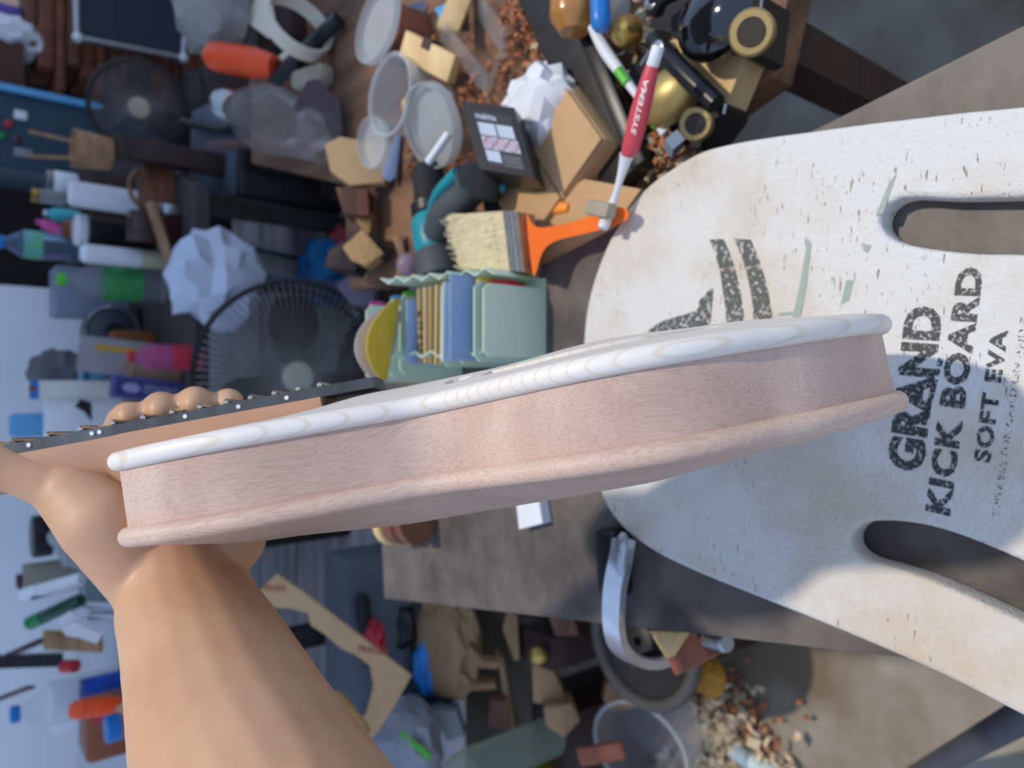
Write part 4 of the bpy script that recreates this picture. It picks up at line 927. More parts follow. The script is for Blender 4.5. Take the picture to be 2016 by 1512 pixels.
# farther end of the side bench
pq('cork_block', [(716, 386), (734, 371), (768, 425), (762, 474), (722, 420)], 1.02, .03, m_cork, 'upright cork sanding block leaning on brown wood, nearer the dishes', 'sanding block', .003)
pq('cork_block', [(688, 488), (728, 452), (770, 500), (736, 526), (706, 515)], .98, .035, m_cork, 'square cork sanding block nearest the green file', 'sanding block', .003)
pq('black_pad', [(740, 470), (752, 462), (790, 506), (776, 516)], .99, .02, m_blackm, 'black rubber pad wedged between the cork blocks', 'pad')
pq('brown_offcut', [(755, 385), (815, 388), (818, 440), (770, 436)], 1.03, .05, m_brown, 'brown wood offcut behind the upright cork block', 'wood offcut')
pq('dark_brown_offcut', [(742, 505), (800, 470), (815, 500), (790, 545), (735, 535)], 1.02, .06, m_dark, 'dark brown wood piece under the square cork block', 'wood offcut')
pq('tan_chip', [(790, 468), (806, 462), (814, 500), (802, 508)], .97, .01, m_oak, 'narrow tan wood chip beside the drill body', 'wood chip')
pq('tan_board', [(712, 300), (740, 285), (830, 300), (826, 372), (760, 378), (722, 350)], 1.02, .02, m_kraft, 'tan board standing behind the small frosted dish', 'board')
pq('blue_plastic_wedge', [(772, 350), (800, 268), (812, 272), (802, 352), (788, 362)], .985, .006, mat('dusty_blue', (130, 152, 188), .5), 'dusty blue plastic wedge standing against the tan board', 'wedge')
def glass_rod():
    t = thing('glass_vial', 'clear glass vial with a round head behind the green file', 'vial', onZ(830, 590, SB)); p, q = P(812, 522, .93), P(838, 600, .93)
    d = q - p; bm = BM(); lathe(bm, [(.004, .004), (.009, .012), (.009, d.length), (.006, d.length + .004)], frame(p, d)); fin('tube', bm, m_glass, t); bm = BM(); sph(bm, .015, T(p)); fin('head', bm, mat('lilac_glass', (196, 176, 200), .1, trans=.6, ior=1.3), t)
glass_rod()
def jug():
    top, base = P(478, 212, 1.26), P(700, 288, 1.10); d = top - base; L = d.length; F_ = frame(base, d)
    t = thing('glass_jug', 'clear round bellied glass jug with ribbed metal collar', 'jug', base)
    bm = BM(); lathe(bm, [(.03, 0), (.036, .01), (.040, L * .2), (.05, L * .4), (.054, L * .52), (.046, L * .64), (.028, L * .72), (.024, L * .78)], F_); fin('body', bm, m_glass, t)
    bm = BM(); pr = []
    for k in range(5): pr += [(.026, L * (.79 + k * .03)), (.0235, L * (.805 + k * .03))]
    lathe(bm, pr + [(.024, L * .95)], F_); fin('collar', bm, m_steel, t)
    bm = BM(); lathe(bm, [(.0265, L * .795), (.0265, L * .808)], F_, cap=False); fin('collar_band', bm, m_brass, t)
    bm = BM(); lathe(bm, [(.02, L * .95), (.022, L * .96), (.012, L)], F_); fin('stopper', bm, m_steel, t)
jug()
pq('curved_offcut', [(612, 222), (640, 168), (662, 164), (706, 210), (712, 300), (690, 280), (660, 226), (632, 212)], 1.10, .02, m_maroon, 'dark maroon curved wood offcut beside the glass jug', 'wood offcut', .002)
handle_tool('orange_saw', P(472, 126, 1.27), P(602, 148, 1.22), .0245, m_orange2, 'bright orange handled pruning saw with ribbed grip', 'saw', rings_=6, mblade=m_black, blade=(.10, .02, .003))
slab('black_bar', P(582, 172, 1.21), P(712, 52, 1.12), .02, .018, m_black, 'black bar crossing behind the orange saw handle', 'bar', CR)
poly('masking_sheet', [P(518, 46, 1.30), P(545, -20, 1.30), P(632, -20, 1.26), P(576, 90, 1.26)], .003, m_cream, 'flat cream paper sheet above the orange saw', 'paper', CF)
bm = BM(); F_ = frame(P(664, 78, 1.15), CU * .3 - CF * .5 + CR * .5)
lathe(bm, [(.052, -.012), (.052, .012), (.049, .012), (.049, -.012), (.052, -.012)], F_, 40, cap=False); one('tape_roll', bm, m_cream, 'thin cream ring of masking tape beside the standing frosted dish', 'tape')
poly('paper_strip', [P(560, 120, 1.22), P(600, 88, 1.22), P(640, 100, 1.19), P(600, 150, 1.2)], .002, m_cream, 'folded cream paper strip behind the orange saw handle', 'paper', CF)
slab('beige_tube', P(600, 168, 1.17), P(662, 148, 1.13), .03, .03, mat('beige_card', (176, 164, 142), .8), 'short beige tube lying beside the maroon offcut', 'tube', CR, .008)
crumple('grey_sack', P(535, 40, 1.36), .085, mat('grey_film', (150, 148, 142), .4, var=.2), 'crumpled grey plastic sack at the back of the side bench', 'sack', (1.1, .9, .8), .22, 8)
crate('sack_stand', V((P(535, 40, 1.36).x, 1.22, SB)), (.20, .14, .03), m_dark, 'dark wooden tray under the grey plastic sack', 'tray')

def settle(mark, z, reach=.12):
    """lift whatever dips below its support so that it rests on it"""
    bpy.context.view_layer.update()
    for o in list(bpy.data.objects):
        if o.name in mark or o.parent is not None: continue
        ms = [c for c in [o] + list(o.children_recursive) if c.type == 'MESH']
        lo = min((c.matrix_world @ v.co).z for c in ms for v in c.data.vertices)
        if z - reach < lo < z + .0005: o.location.z += z + .0008 - lo; WLOC[o.name] = o.location.copy()
settle(MARK, SB)
# ================================================================== REAR: deck, rear table and beyond
MARK = set(o.name for o in bpy.data.objects)
def rt(px, py, z=RT): return onZ(px, py, z)
m_navyp = mat('dark_navy', (22, 26, 44), .5, var=.2)
fan('large_fan', P(578, 742, 1.62), .205, (CAM - P(578, 742, 1.62)) * V((1, 1, .55)), m_dsteel, m_blackm, mat('fan_cap', (172, 168, 150), .6, var=.08), 'large black caged fan with beige centre cap behind the mandolin', .301, 84, mat('fan_wire', (138, 132, 128), .4, .3), .17)
# machine at the back of the rear table
def motor():
    c = onY(256, 655, 2.28); t = thing('round_motor', 'dark grey round topped machine in front of the white wall', 'machine', V((c.x, c.y, RT)))
    bm = BM(); cyl(bm, .062, .062, .11, T(c.x, c.y + .06, RT + .075) @ RX(90), 32); fin('housing', bm, mat('machine_grey', (84, 88, 98), .45, .3), t, .006)
    bm = BM(); tube(bm, [V((c.x + .064 * math.cos(a * math.pi / 16), c.y - .052, RT + .075 + .064 * math.sin(a * math.pi / 16))) for a in range(32)], .004, 6, True); fin('rim', bm, m_steel, t)
    bm = BM(); cyl(bm, .02, .02, .02, T(c.x, c.y - .05, RT + .075) @ RX(90), 20); fin('spindle', bm, m_black, t)
    bm = BM(); box(bm, (.13, .10, .02), T(c.x, c.y, RT + .0105)); fin('foot', bm, m_black, t, .003)
motor()
bottle('soda_bottle', rt(326, 566), .235, .042, m_clear, m_lgreen, 'clear soda bottle with green label on the rear table', ml=mat('green_label', (70, 160, 90), .5, var=.3, scale=40), neck=.32, ribs=3)
crate('dark_riser', V((.46, 2.44, RT)), (.26, .22, .14), m_dark, 'dark wooden riser at the back of the rear table', 'riser')
RZ1 = RT + .14
bottle('water_bottle', onZ(164, 492, RZ1), .19, .036, mat('blue_tint_plastic', (170, 200, 226), .1, trans=.85, ior=1.25), m_blue, 'ribbed water bottle with blue cap and green blue label on the riser', ml=mat('green_blue_label', (110, 170, 190), .4, var=.35, scale=30, col2=(90, 170, 80)), ribs=6, lab=(.5, .72))
jar('white_jar', onZ(152, 362, RZ1), .075, .027, m_white, m_steel, 'white jar with silver lid standing on the dark riser')
jar('gold_jar', onZ(128, 392, RZ1), .085, .02, m_frost, m_brass, 'small frosted jar with gold lid on the dark riser')
bottle('teal_tube', onZ(158, 428, RZ1), .085, .018, mat('turquoise', (70, 178, 188), .4), m_white, 'turquoise tube bottle on the dark riser')
bottle('pink_tube', onZ(140, 462, RZ1), .09, .016, m_pink, m_pink, 'bright pink bottle leaning among jars on the riser', tilt=V((.35, .1, 1)))
jar('amber_jar', onZ(166, 458, RZ1), .05, .028, mat('amber', (168, 100, 62), .4), m_brown, 'amber brown jar behind the pink bottle')
rod('white_roll', rt(318, 408), rt(318, 408) + V((.01, .03, .20)), .031, m_white, 'white paper roll standing on the rear table', 'roll', 24)
def black_can():
    c = rt(300, 470); t = thing('black_can', 'black canister with white top standing on the rear table', 'canister', c); bm = BM(); lathe(bm, [(.04, 0), (.042, .004), (.042, .15), (.038, .155)], T(c)); fin('body', bm, m_black, t); bm = BM(); lathe(bm, [(.039, .155), (.04, .158), (.04, .175), (.034, .18)], T(c)); fin('lid', bm, m_white, t)
black_can()
def tube2():
    c = rt(342, 516); t = thing('two_tone_tube', 'white and beige tube standing by the soda bottle', 'tube', c); bm = BM(); lathe(bm, [(.02, 0), (.022, .003), (.022, .07), (.021, .075)], T(c)); fin('lower_tube', bm, mat('beige_plastic', (186, 180, 150), .5), t); bm = BM(); lathe(bm, [(.021, .075), (.022, .078), (.022, .19), (.014, .2)], T(c)); fin('upper_tube', bm, m_white, t)
tube2()
crate('grey_case', V((onY(170, 578, 2.4).x, 2.42, RT)), (.14, .12, .19), mat('case_grey', (132, 140, 156), .5, var=.06), 'pale grey blue plastic case left of the riser', 'case', 0, .008)
slab('leaning_stick', onZ(378, 606, RT), onY(310, 402, 1.86), .022, .018, m_oak, 'weathered wooden stick leaning across the rear table front', 'stick', CR)
c = rt(338, 382); crate('amber_box', c, (.10, .07, .07), m_brown, 'orange brown wooden box beside the white paper roll', 'box', 12)
bm = BM(); c = rt(338, 382); c = V((c.x, c.y, RT + .071)); tube(bm, catmull([c + V((-.04, 0, .002)), c + V((-.02, -.01, .022)), c + V((.02, 0, .022)), c + V((.045, .01, .004))], 5), .006, 8); one('curved_peg', bm, m_oak, 'curved tan peg lying on the orange brown box', 'peg')
crate('dark_bottle_box', rt(352, 455), (.07, .06, .11), m_maroon, 'small dark maroon box on the rear table front', 'box', -8)
jar('silver_pot', rt(352, 420), .05, .022, m_steel, m_steel, 'small silver pot beside the maroon box')
# tan mug and cabinet
bm = BM(); c = onZ(222, 305, .84)
crate('stool_block', V((c.x + .02, c.y, .301)), (.05, .05, .538), m_dark, 'dark block stool holding the tan mug', 'stool')
def mug():
    t = thing('tan_mug', 'tan wooden mug with stirring sticks near the teal cabinet', 'mug', c); bm = BM(); lathe(bm, [(.03, 0), (.036, .004), (.044, .08), (.041, .08), (.033, .008), (.001, .008)], T(c)); fin('body', bm, m_oak, t)
    for dx in (-.012, .01):
        bm = BM(); tube(bm, [c + V((dx, 0, .01)), c + V((dx * 2.5, .02, .16))], .004, 6); fin('stick', bm, m_oak, t)
mug()
def cabinet():
    m = mat('teal_paint', (26, 58, 74), .5, var=.12); Y = 2.85; a = onY(100, 190, Y); b = onY(100, 345, Y)
    t = thing('teal_cabinet', 'dark teal metal cabinet with light blue edge and stickers', 'cabinet', V(((a.x + b.x) / 2, Y + .15, 0)))
    bm = BM(); box(bm, (a.x - b.x, .3, 1.25), T((a.x + b.x) / 2, Y + .15, .625)); fin('body', bm, m, t, .006)
    bm = BM(); box(bm, (.022, .02, 1.0), T(a.x - .004, Y - .006, .75 + .2)); fin('edge_strip', bm, m_skyb, t, .003)
    for x, y, w_, h, mm, nm in ((40, 228, .035, .028, m_white, 'sticker'), (15, 245, .02, .02, m_red, 'sticker'), (3, 268, .02, .02, m_green, 'sticker'), (45, 302, .05, .028, m_grey, 'badge'), (32, 275, .02, .03, m_maroon, 'switch')):
        p = onY(x, y, Y); bm = BM(); box(bm, (h, .012, w_), T(p.x, Y - .006, p.z)); fin(nm, bm, mm, t, .002)
cabinet()
# lumber, framed board, brown carton
def lumber():
    t = thing('lumber_stack', 'stack of brown planks behind the small fan', 'lumber', V((1.9, 3.3, 0)))
    z = .02; k = 0
    while z < .86:
        th = .045 + .012 * math.sin(k * 2.3); L = 1.6 + .1 * math.sin(k * 4.1); bm = BM(); box(bm, (L, .22, th - .006), T(1.95 + .05 * math.sin(k * 1.9), 3.28 + .012 * math.sin(k * 3.7), z + th / 2)); fin('plank', bm, m_redwood if k % 3 else m_brown, t, .003); z += th; k += 1
    return z
LZ = lumber() + .001
def framed():
    Y = 2.95; A, B_, C, D = onY(152, 76, Y), onY(360, 116, Y), onY(372, -120, Y), onY(148, -120, Y)
    m = mat('framed_teal', (8, 40, 58), .3, var=.05); t = thing('framed_board', 'dark teal board in a thin silver frame leaning on the lumber', 'board', V((A.x, Y, B_.z)))
    bm = BM(); rings(bm, [[p + V((0, y, 0)) for p in (A, B_, C, D)] for y in (0, .012)]); fin('panel', bm, m, t)
    for p, q in ((A, B_), (B_, C), (D, A)):
        bm = BM(); tube(bm, [p + V((0, -.004, 0)), q + V((0, -.004, 0))], .011, 8); fin('frame_side', bm, m_steel, t)
    for p in (A, B_):
        bm = BM(); sph(bm, .018, T(p + V((0, -.008, 0)))); fin('corner_clip', bm, m_white, t)
    crate('dark_trestle', V((C.x - .06, Y - .02, 0)), (.1, .1, B_.z - .012), m_dark, 'dark trestle carrying the framed teal board', 'trestle')
framed()
fan('small_fan', P(272, 212, 2.3), .138, (CAM - P(272, 212, 2.3)) * V((1, 1, .7)), m_dsteel, m_navyp, mat('small_fan_cap', (190, 172, 152), .6), 'small dark desk fan with tan centre cap', .46, 64, mat('fan_wire_dark', (120, 112, 112), .4, .3), .24)
h = P(272, 212, 2.3); crate('fan_crate', V((h.x, h.y + .14, .301)), (.36, .36, .157), m_dark, 'dark crate under the small desk fan', 'crate')
c = onY(80, 105, 3.0); carton('brown_carton', V((c.x, 3.24, LZ)), (.18, .18, .2), mat('brown_card', (96, 66, 54), .9, var=.1), 'dull brown carton on top of the lumber beside the framed board', 'box', 4)
crumple('pale_bag', onY(18, 72, 3.2), .068, m_paper, 'pale crumpled bag resting on the lumber beside the brown carton', 'bag', (1, .7, 1.4), .3, 12)
bottle('purple_bottle', V((onY(88, 20, 3.15).x, 3.26, LZ)), .14, .03, mat('purple', (98, 70, 160), .4), m_white, 'purple bottle standing on the lumber beside the brown carton')
# black case, bag, blue rag on deck
def amp():
    t = thing('black_case', 'large black equipment case with grey top on the deck', 'case', V((.61, 1.99, .301)))
    bm = BM(); M_ = T(.61, 1.99, .301) @ RZ(-8); box(bm, (.26, .38, .28), M_ @ T(0, 0, .141)); fin('body', bm, m_black, t, .012, 3)
    bm = BM(); box(bm, (.25, .37, .012), M_ @ T(0, 0, .286)); fin('top_panel', bm, mat('case_top', (92, 98, 112), .5, var=.15), t, .004)
    bm = BM(); tube(bm, [M_ @ V((-.06, -.188, .18)), M_ @ V((-.05, -.215, .18)), M_ @ V((.05, -.215, .18)), M_ @ V((.06, -.188, .18))], .008, 8); fin('carry_handle', bm, m_blackm, t)
amp()
crumple('white_bag', P(425, 548, 1.60), .085, mat('white_film', (198, 208, 224), .35, var=.08), 'white plastic bag hanging at the front of the rear table', 'bag', (1.0, .6, .95), .42, 24)
c = P(425, 548, 1.60); crate('bag_post', V((c.x, c.y, .301)), (.035, .035, max(.05, c.z - .075 - .301)), mat('box_blue', (70, 84, 110), .7), 'dull blue post under the white plastic bag', 'post')
crumple('blue_rag', V((onZ(652, 540, .34).x, onZ(652, 540, .34).y, .36)), .075, mat('blue_cloth', (24, 108, 164), .8, var=.25, scale=20), 'bright blue rag bunched on the deck boards', 'rag', (1, 1, .7), .35, 21)
crumple('red_rag', V((onZ(664, 480, .33).x, onZ(664, 480, .33).y, .325)), .045, mat('red_cloth', (176, 70, 76), .8, var=.2), 'small red rag beside the blue rag', 'rag', (1, 1, .55), .3, 22)
pq('lilac_bag', [(658, 560), (705, 528), (742, 560), (735, 605), (690, 600)], 1.35, .05, mat('lilac_film', (104, 92, 112), .35, var=.2), 'grey lilac plastic pouch behind the green file', 'pouch', .006)
c = P(700, 570, 1.37); crate('pouch_stand', V((c.x, c.y + .02, .301)), (.10, .07, c.z - .05 - .301), m_dark, 'dark stand under the grey lilac pouch', 'stand')
slab('brown_beam', onZ(392, 305, .345), onZ(730, 396, .345), .05, .04, m_dark, 'dark brown beam lying across the deck boards', 'beam', V((0, 0, 1)))
slab('navy_pole', onZ(480, 485, .318), onZ(630, 520, .318), .014, .014, m_navyp, 'thin navy pole lying on the deck towards the blue rag', 'pole', V((0, 0, 1)), .005)
bm = BM(); c = P(462, 290, 1.68); lathe(bm, [(.001, 0), (.06, 0), (.064, .006), (.06, .012), (.001, .012)], frame(c, CU * .9 - CF * .4) @ SC(1, 1, 1), 32, cap=False); one('brown_disc', bm, mat('brown_disc', (96, 72, 70), .7), 'thin brown wooden disc standing on edge before the dark recess', 'disc')
crate('disc_stand', V((c.x, c.y + .01, .301)), (.06, .06, max(.05, c.z - .066 - .301)), m_dark, 'dark post under the thin brown disc', 'post')
tb = catmull([P(360, 240, 2.0), P(400, 248, 1.9), P(440, 255, 1.8), P(490, 240, 1.7)], 5); bm = BM(); tube(bm, tb, .012, 8); one('grey_hose', bm, m_dsteel, 'short grey hose running behind the thin brown disc', 'hose')
# around the white strip: rear table centre
def strip():
    a = onY(250, 775, 2.0); t = thing('white_strip', 'white wooden strip with blue tape standing on the rear table', 'wood strip', V((onY(60, 765, 2.0).x, 2.0, RT)))
    x0 = onY(60, 785, 2.0).x; x1 = onY(60, 749, 2.0).x; zt = onY(44, 765, 2.0).z
    bm = BM(); box(bm, (x1 - x0, .016, zt - RT - .001), T((x0 + x1) / 2, 2.0, (zt + RT) / 2)); fin('strip', bm, mat('painted_white', (212, 210, 202), .6, var=.06, scale=20), t, .002)
    p = onY(66, 765, 2.0); bm = BM(); box(bm, (x1 - x0 + .001, .018, .018), T((x0 + x1) / 2, 2.0, p.z)); fin('tape_mark', bm, m_blue, t)
    p = onY(58, 765, 2.0); bm = BM(); cyl(bm, .007, .007, .003, T(p.x, 1.9915, zt - .018) @ RX(90), 12); fin('nail_hole', bm, m_brown, t)
strip()
def socket_():
    p = onY(112, 738, 2.42); t = thing('power_strip', 'brown power strip with white adapter and black plug', 'power strip', V((p.x, 2.42, RT)))
    bm = BM(); zc = p.z; box(bm, (.10, .03, .12), T(p.x + .0, 2.435, zc)); fin('box', bm, mat('taupe', (104, 94, 88), .6), t, .004)
    bm = BM(); box(bm, (.056, .03, .045), T(p.x - .006, 2.41, zc - .004)); fin('adapter', bm, mat('ivory_plastic', (206, 200, 186), .5), t, .006)
    bm = BM(); cyl(bm, .010, .012, .03, T(p.x - .002, 2.395, zc + .002) @ RX(60), 14); fin('plug', bm, m_black, t)
    bm = BM(); tube(bm, catmull([V((p.x, 2.385, zc + .012)), V((p.x + .01, 2.37, zc + .05)), V((p.x + .05, 2.42, zc + .04)), V((p.x + .07, 2.48, zc - .02))], 6), .003, 6); fin('cable', bm, m_black, t)
    bm = BM(); box(bm, (.03, .02, max(.01, zc - .055 - RT)), T(p.x, 2.44, (zc - .055 + RT) / 2)); fin('stand', bm, m_blackm, t)
socket_()
def packet():
    Y = 1.95; c = onY(190, 712, Y); zb = RT + .001; t = thing('grey_packet', 'grey packet with yellow and navy bands on the rear table', 'packet', V((c.x, Y, RT)))
    zt = onY(160, 700, Y).z; bm = BM(); M_ = T(c.x, Y, zb) @ RX(-8) @ RY(6); box(bm, (.085, .03, zt - zb), M_ @ T(0, 0, (zt - zb) / 2)); fin('body', bm, mat('packet_grey', (146, 140, 142), .5), t, .003)
    bm = BM(); box(bm, (.014, .031, (zt - zb) * .75), M_ @ T(.018, -.001, (zt - zb) * .45)); fin('yellow_band', bm, mat('mustard', (196, 150, 34), .5), t)
    bm = BM(); box(bm, (.05, .031, (zt - zb) * .3), M_ @ T(-.016, -.001, (zt - zb) * .25)); fin('navy_band', bm, m_navy, t)
packet()
def book():
    Y = 1.85; a = onY(185, 825, Y); b = onY(225, 730, Y); c = (a + b) / 2; zt = onY(192, 780, Y).z
    t = thing('blue_box_book', 'slim blue violet box with pale lettering leaning behind the fingers', 'box', V((c.x, Y, RT))); M_ = T(c.x, Y, RT + .001) @ RY(8); h = .15
    bm = BM(); box(bm, (.052, .03, h), M_ @ T(0, 0, h / 2)); bd = fin('body', bm, mat('blue_violet', (78, 82, 138), .5, var=.08), t, .002)
    bm = BM(); box(bm, (.040, .032, h * .92), M_ @ T(0, 0, h / 2)); fin('front_panel', bm, mat('blue_violet_dark', (58, 62, 112), .5), t)
    bm = BM(); sph(bm, 1, M_ @ T(0, -.016, h * .74) @ SC(.011, .001, .019), 16, 8); fin('oval_emblem', bm, mat('pale_lilac', (158, 160, 196), .5), t)
    put_text('ODXSE', 'box_lettering', MATS['pale_lilac'], bd, M_ @ V((.010, -.0166, h * .08)), M_ @ V((.010, -.0166, h * .58)), M_.to_3x3() @ V((-1, 0, 0)), .018, .01, 1, V())
book()
bottle('blue_pouch', onZ(292, 742, RT), .17, .035, mat('light_blue_film', (108, 168, 200), .3, trans=.3), mat('light_blue_cap', (140, 196, 222), .35), 'light blue translucent refill pouch behind the fingers', 'pouch', neck=.8)
c = onZ(345, 768, RT); carton('tan_carton', c, (.14, .10, .10), mat('tan_card', (148, 116, 92), .9, var=.06), 'tan cardboard carton behind the fretboard and fingers', 'box', -6)
crate('rust_box', V((onY(282, 700, 2.12).x, 2.12, RT)), (.12, .07, .10), mat('rust_card', (150, 90, 44), .8), 'rust orange box in front of the round machine', 'box', 5)
bottle('pink_bottle', onZ(398, 705, .70), .15, .028, mat('pink_tint', (220, 110, 160), .15, trans=.5, ior=1.25), m_red, 'pink bottle with red cap at the table front edge', ml=mat('red_label', (200, 50, 70), .5), lab=(.2, .45))
poly('black_bracket', [onY(148, 800, 1.95), onY(160, 786, 1.95), onY(180, 792, 1.95), onY(182, 830, 1.95), onY(168, 812, 1.95)], .01, m_blackm, 'small black angled bracket beside the white strip', 'bracket', V((0, 1, 0)))
c = onY(175, 815, 1.955); crate('white_box', V((onY(120, 818, 2.02).x, 2.04, RT)), (.105, .06, .255), m_white, 'tall white box behind the black bracket', 'box', 0, .006)
crate('blue_dispenser', V((onY(20, 838, 2.3).x, 2.3, RT)), (.06, .06, .30), m_skyb, 'sky blue dispenser at the left end of the rear table', 'dispenser', 0, .01)
bottle('brown_spray', V((onY(20, 735, 2.3).x, 2.3, RT)), .25, .03, mat('brown_plastic', (150, 90, 66), .4), m_black, 'brown spray bottle behind the white strip')
crumple('grey_wool', V((onY(12, 715, 2.2).x - .02, 2.2, RT + .2)), .05, mat('steel_wool', (112, 112, 118), .9, var=.3, bump=.8, bscale=200), 'tuft of grey steel wool behind the blue dispenser', 'steel wool', (1, 1, 1.2), .3, 31)
c = V((onY(12, 715, 2.2).x - .02, 2.2, RT)); crate('wool_box', c, (.07, .07, .14), m_maroon, 'dark red box under the grey steel wool', 'box')
settle(MARK, RT, .04)

# ================================================================== LEFT TABLE
MARK = set(o.name for o in bpy.data.objects)
def lt(px, py, z=LT): return onZ(px, py, z)
bottle('blue_label_bottle', lt(258, 1352), .235, .042, m_clear, m_blue, 'clear water bottle with blue cap and blue label on the left table', ml=mat('deep_blue_label', (28, 84, 190), .35, var=.3, scale=30), neck=.36, lab=(.06, .42))
handle_tool('orange_chisel', onY(136, 1400, 1.42), onY(236, 1385, 1.42), .016, m_orange2, 'orange handled chisel lying before the blue label bottle', 'chisel', rings_=3, blade=(.05, .016, .003))
poly('kraft_triangle', [onY(225, 1398, 1.40), onY(262, 1365, 1.40), onY(272, 1422, 1.40)], .004, m_kraft, 'small kraft card triangle beside the orange chisel', 'card', V((0, 1, 0)))
def saw():
    t = thing('hand_saw', 'black hand saw with pale teeth lying across the left table', 'saw', onY(60, 1310, 1.75))
    A, B_ = onY(-60, 1318, 1.8), onY(125, 1312, 1.6); d = (B_ - A); n = 40; bm = BM(); w_ = .05
    top = [A + V((0, 0, 0)), B_ + V((0, 0, 0))]; f = frame(A, d, V((0, 0, 1)))
    pts = [(0, 0), (0, d.length)] + [(.028 - (.006 if k % 2 else 0), d.length * (1 - k / n)) for k in range(n + 1)]
    bm = BM(); va = [bm.verts.new(f @ V((0, -x, z))) for x, z in pts]; vb = [bm.verts.new(f @ V((.002, -x, z))) for x, z in pts]; k = len(pts); bm.faces.new(va); bm.faces.new(vb[::-1])
    for i in range(k): bm.faces.new((va[i], vb[i], vb[(i + 1) % k], va[(i + 1) % k]))
    fin('blade', bm, m_blackm, t); bm = BM(); tube(bm, [B_, B_ + d.normalized() * .03], .012, 10); fin('grip_end', bm, m_red, t)
saw()
slab('table_knife', onY(-10, 1380, 1.7), onY(62, 1352, 1.65), .02, .006, m_maroon, 'dark brown knife blade shape lying under the saw', 'knife', V((0, 0, 1)))
slab('brown_knife', onY(22, 1288, 1.8), onY(90, 1258, 1.7), .02, .008, mat('knife_brown', (70, 34, 30), .4), 'dark red brown knife pointing at the white wall', 'knife', V((0, 0, 1)))
slab('tan_lath', onY(88, 1262, 1.6), onY(200, 1268, 1.5), .03, .008, m_oak, 'tan wooden slat in the tool pot', 'slat', V((1, 0, 0)))
slab('tan_lath', onY(85, 1248, 1.62), onY(190, 1255, 1.55), .016, .008, m_pine, 'lighter narrow slat behind the tan one', 'slat', V((1, 0, 0)))
def marker(name, a, b, r, mb, mc, label):
    t = thing(name, label, 'marker', a); d = b - a; L = d.length; F_ = frame(a, d)
    bm = BM(); lathe(bm, [(r * .9, L * .28), (r, L * .3), (r, L * .97), (r * .8, L)], F_, 14); fin('barrel', bm, mb, t); bm = BM(); lathe(bm, [(r * .7, 0), (r * 1.04, L * .03), (r * 1.04, L * .28)], F_, 14); fin('cap', bm, mc, t)
marker('green_marker', onY(56, 1228, 1.6), onY(160, 1180, 1.5), .012, mat('dark_green_plastic', (18, 70, 52), .3), m_green, 'dark green marker pen slanting out of the tool pot')
marker('white_marker', onY(46, 1172, 1.65), onY(162, 1140, 1.55), .013, m_white, m_paper, 'white pen with navy stripe slanting over the green marker')
slab('navy_pen', onY(62, 1178, 1.62), onY(104, 1168, 1.6), .006, .006, m_navy, 'short navy pen touching the white one', 'pen', V((1, 0, 0)))
for i, (pts, dd) in enumerate([([(118, 1222), (140, 1205), (205, 1240), (196, 1262), (130, 1252)], 1.48), ([(124, 1245), (150, 1226), (200, 1250), (190, 1268)], 1.45)]):
    poly('folded_paper', [onY(x, y, dd) for x, y in pts], .012, m_paper, ['wad of folded white paper on the left table', 'smaller white folded slip under the paper wad'][i], 'paper', V((0, 1, 0)))
jar('teal_jar', V((onY(200, 1145, 1.6).x, 1.6, LT)), .15, .045, mat('teal_glass', (160, 190, 196), .15, trans=.55, ior=1.25), mat('jar_lid_teal', (120, 150, 156), .4), 'translucent teal tinted jar beside the wrist', ml=mat('jar_print', (120, 140, 146), .5, var=.3, scale=50))
for i, y in enumerate((1190, 1212)):
    a, b = onY(178, y, 1.5), onY(236, y + 2, 1.45); d = b - a; bm = BM(); pr = []
    n = 12
    for k in range(n): pr += [(.008, d.length * k / n), (.0062, d.length * (k + .5) / n)]
    lathe(bm, pr + [(.008, d.length)], frame(a, d), 12); one('ribbed_rod', bm, m_steel, ['ribbed steel rod just below the teal jar', 'ribbed steel rod nearer the folded paper'][i], 'rod', 'ribbed rods')
crate('beige_block', V((onY(62, 1140, 2.1).x, 2.1, LT)), (.07, .06, .19), mat('beige_board', (150, 142, 126), .7), 'upright beige block behind the white pen', 'block', 4)
crate('dark_block', V((onY(30, 1150, 2.12).x, 2.14, LT)), (.03, .05, .20), m_dark, 'narrow dark block beside the beige block', 'block', 2)
jar('clear_canister', V((onY(60, 1050, 2.1).x, 2.05, LT)), .18, .05, m_clear, m_black, 'clear canister with black lid behind the thumb')
jar('clear_pot', V((onY(30, 1085, 1.9).x, 1.9, LT)), .14, .05, m_clear, m_grey, 'squat clear pot with grey lid below the thumb')
crumple('clear_bag', V((onY(110, 1060, 1.75).x, 1.75, LT + .09)), .06, m_frost, 'crumpled translucent bag on the left table below the thumb', 'bag', (1, .8, 1.2), .3, 41)
slab('ochre_stick', V((onY(150, 1075, 1.7).x, 1.7, LT + .002)), onY(140, 1070, 1.7), .016, .016, mat('ochre', (190, 124, 48), .6), 'ochre wooden stick behind the wrist', 'stick', CR)
crumple('dark_pouch', V((onY(178, 1085, 1.62).x, 1.66, LT + .06)), .055, m_dark, 'dark brown pouch behind the wrist', 'pouch', (1, .7, 1), .2, 42)
crate('white_block', V((onY(70, 1400, 2.0).x, 2.0, LT)), (.09, .1, .15), m_white, 'white box at the far left table beyond the bottle', 'box')
crate('brown_case', V((onY(50, 1480, 1.75).x, 1.78, LT)), (.11, .1, .12), mat('rust_case', (150, 78, 40), .35), 'rust brown glossy case in the lower left corner', 'case', -5, .012)
jar('blue_lid_jar', V((onY(98, 1466, 1.6).x, 1.6, LT)), .11, .026, m_clear, m_blue, 'clear jar with blue lid beside the rust brown case')
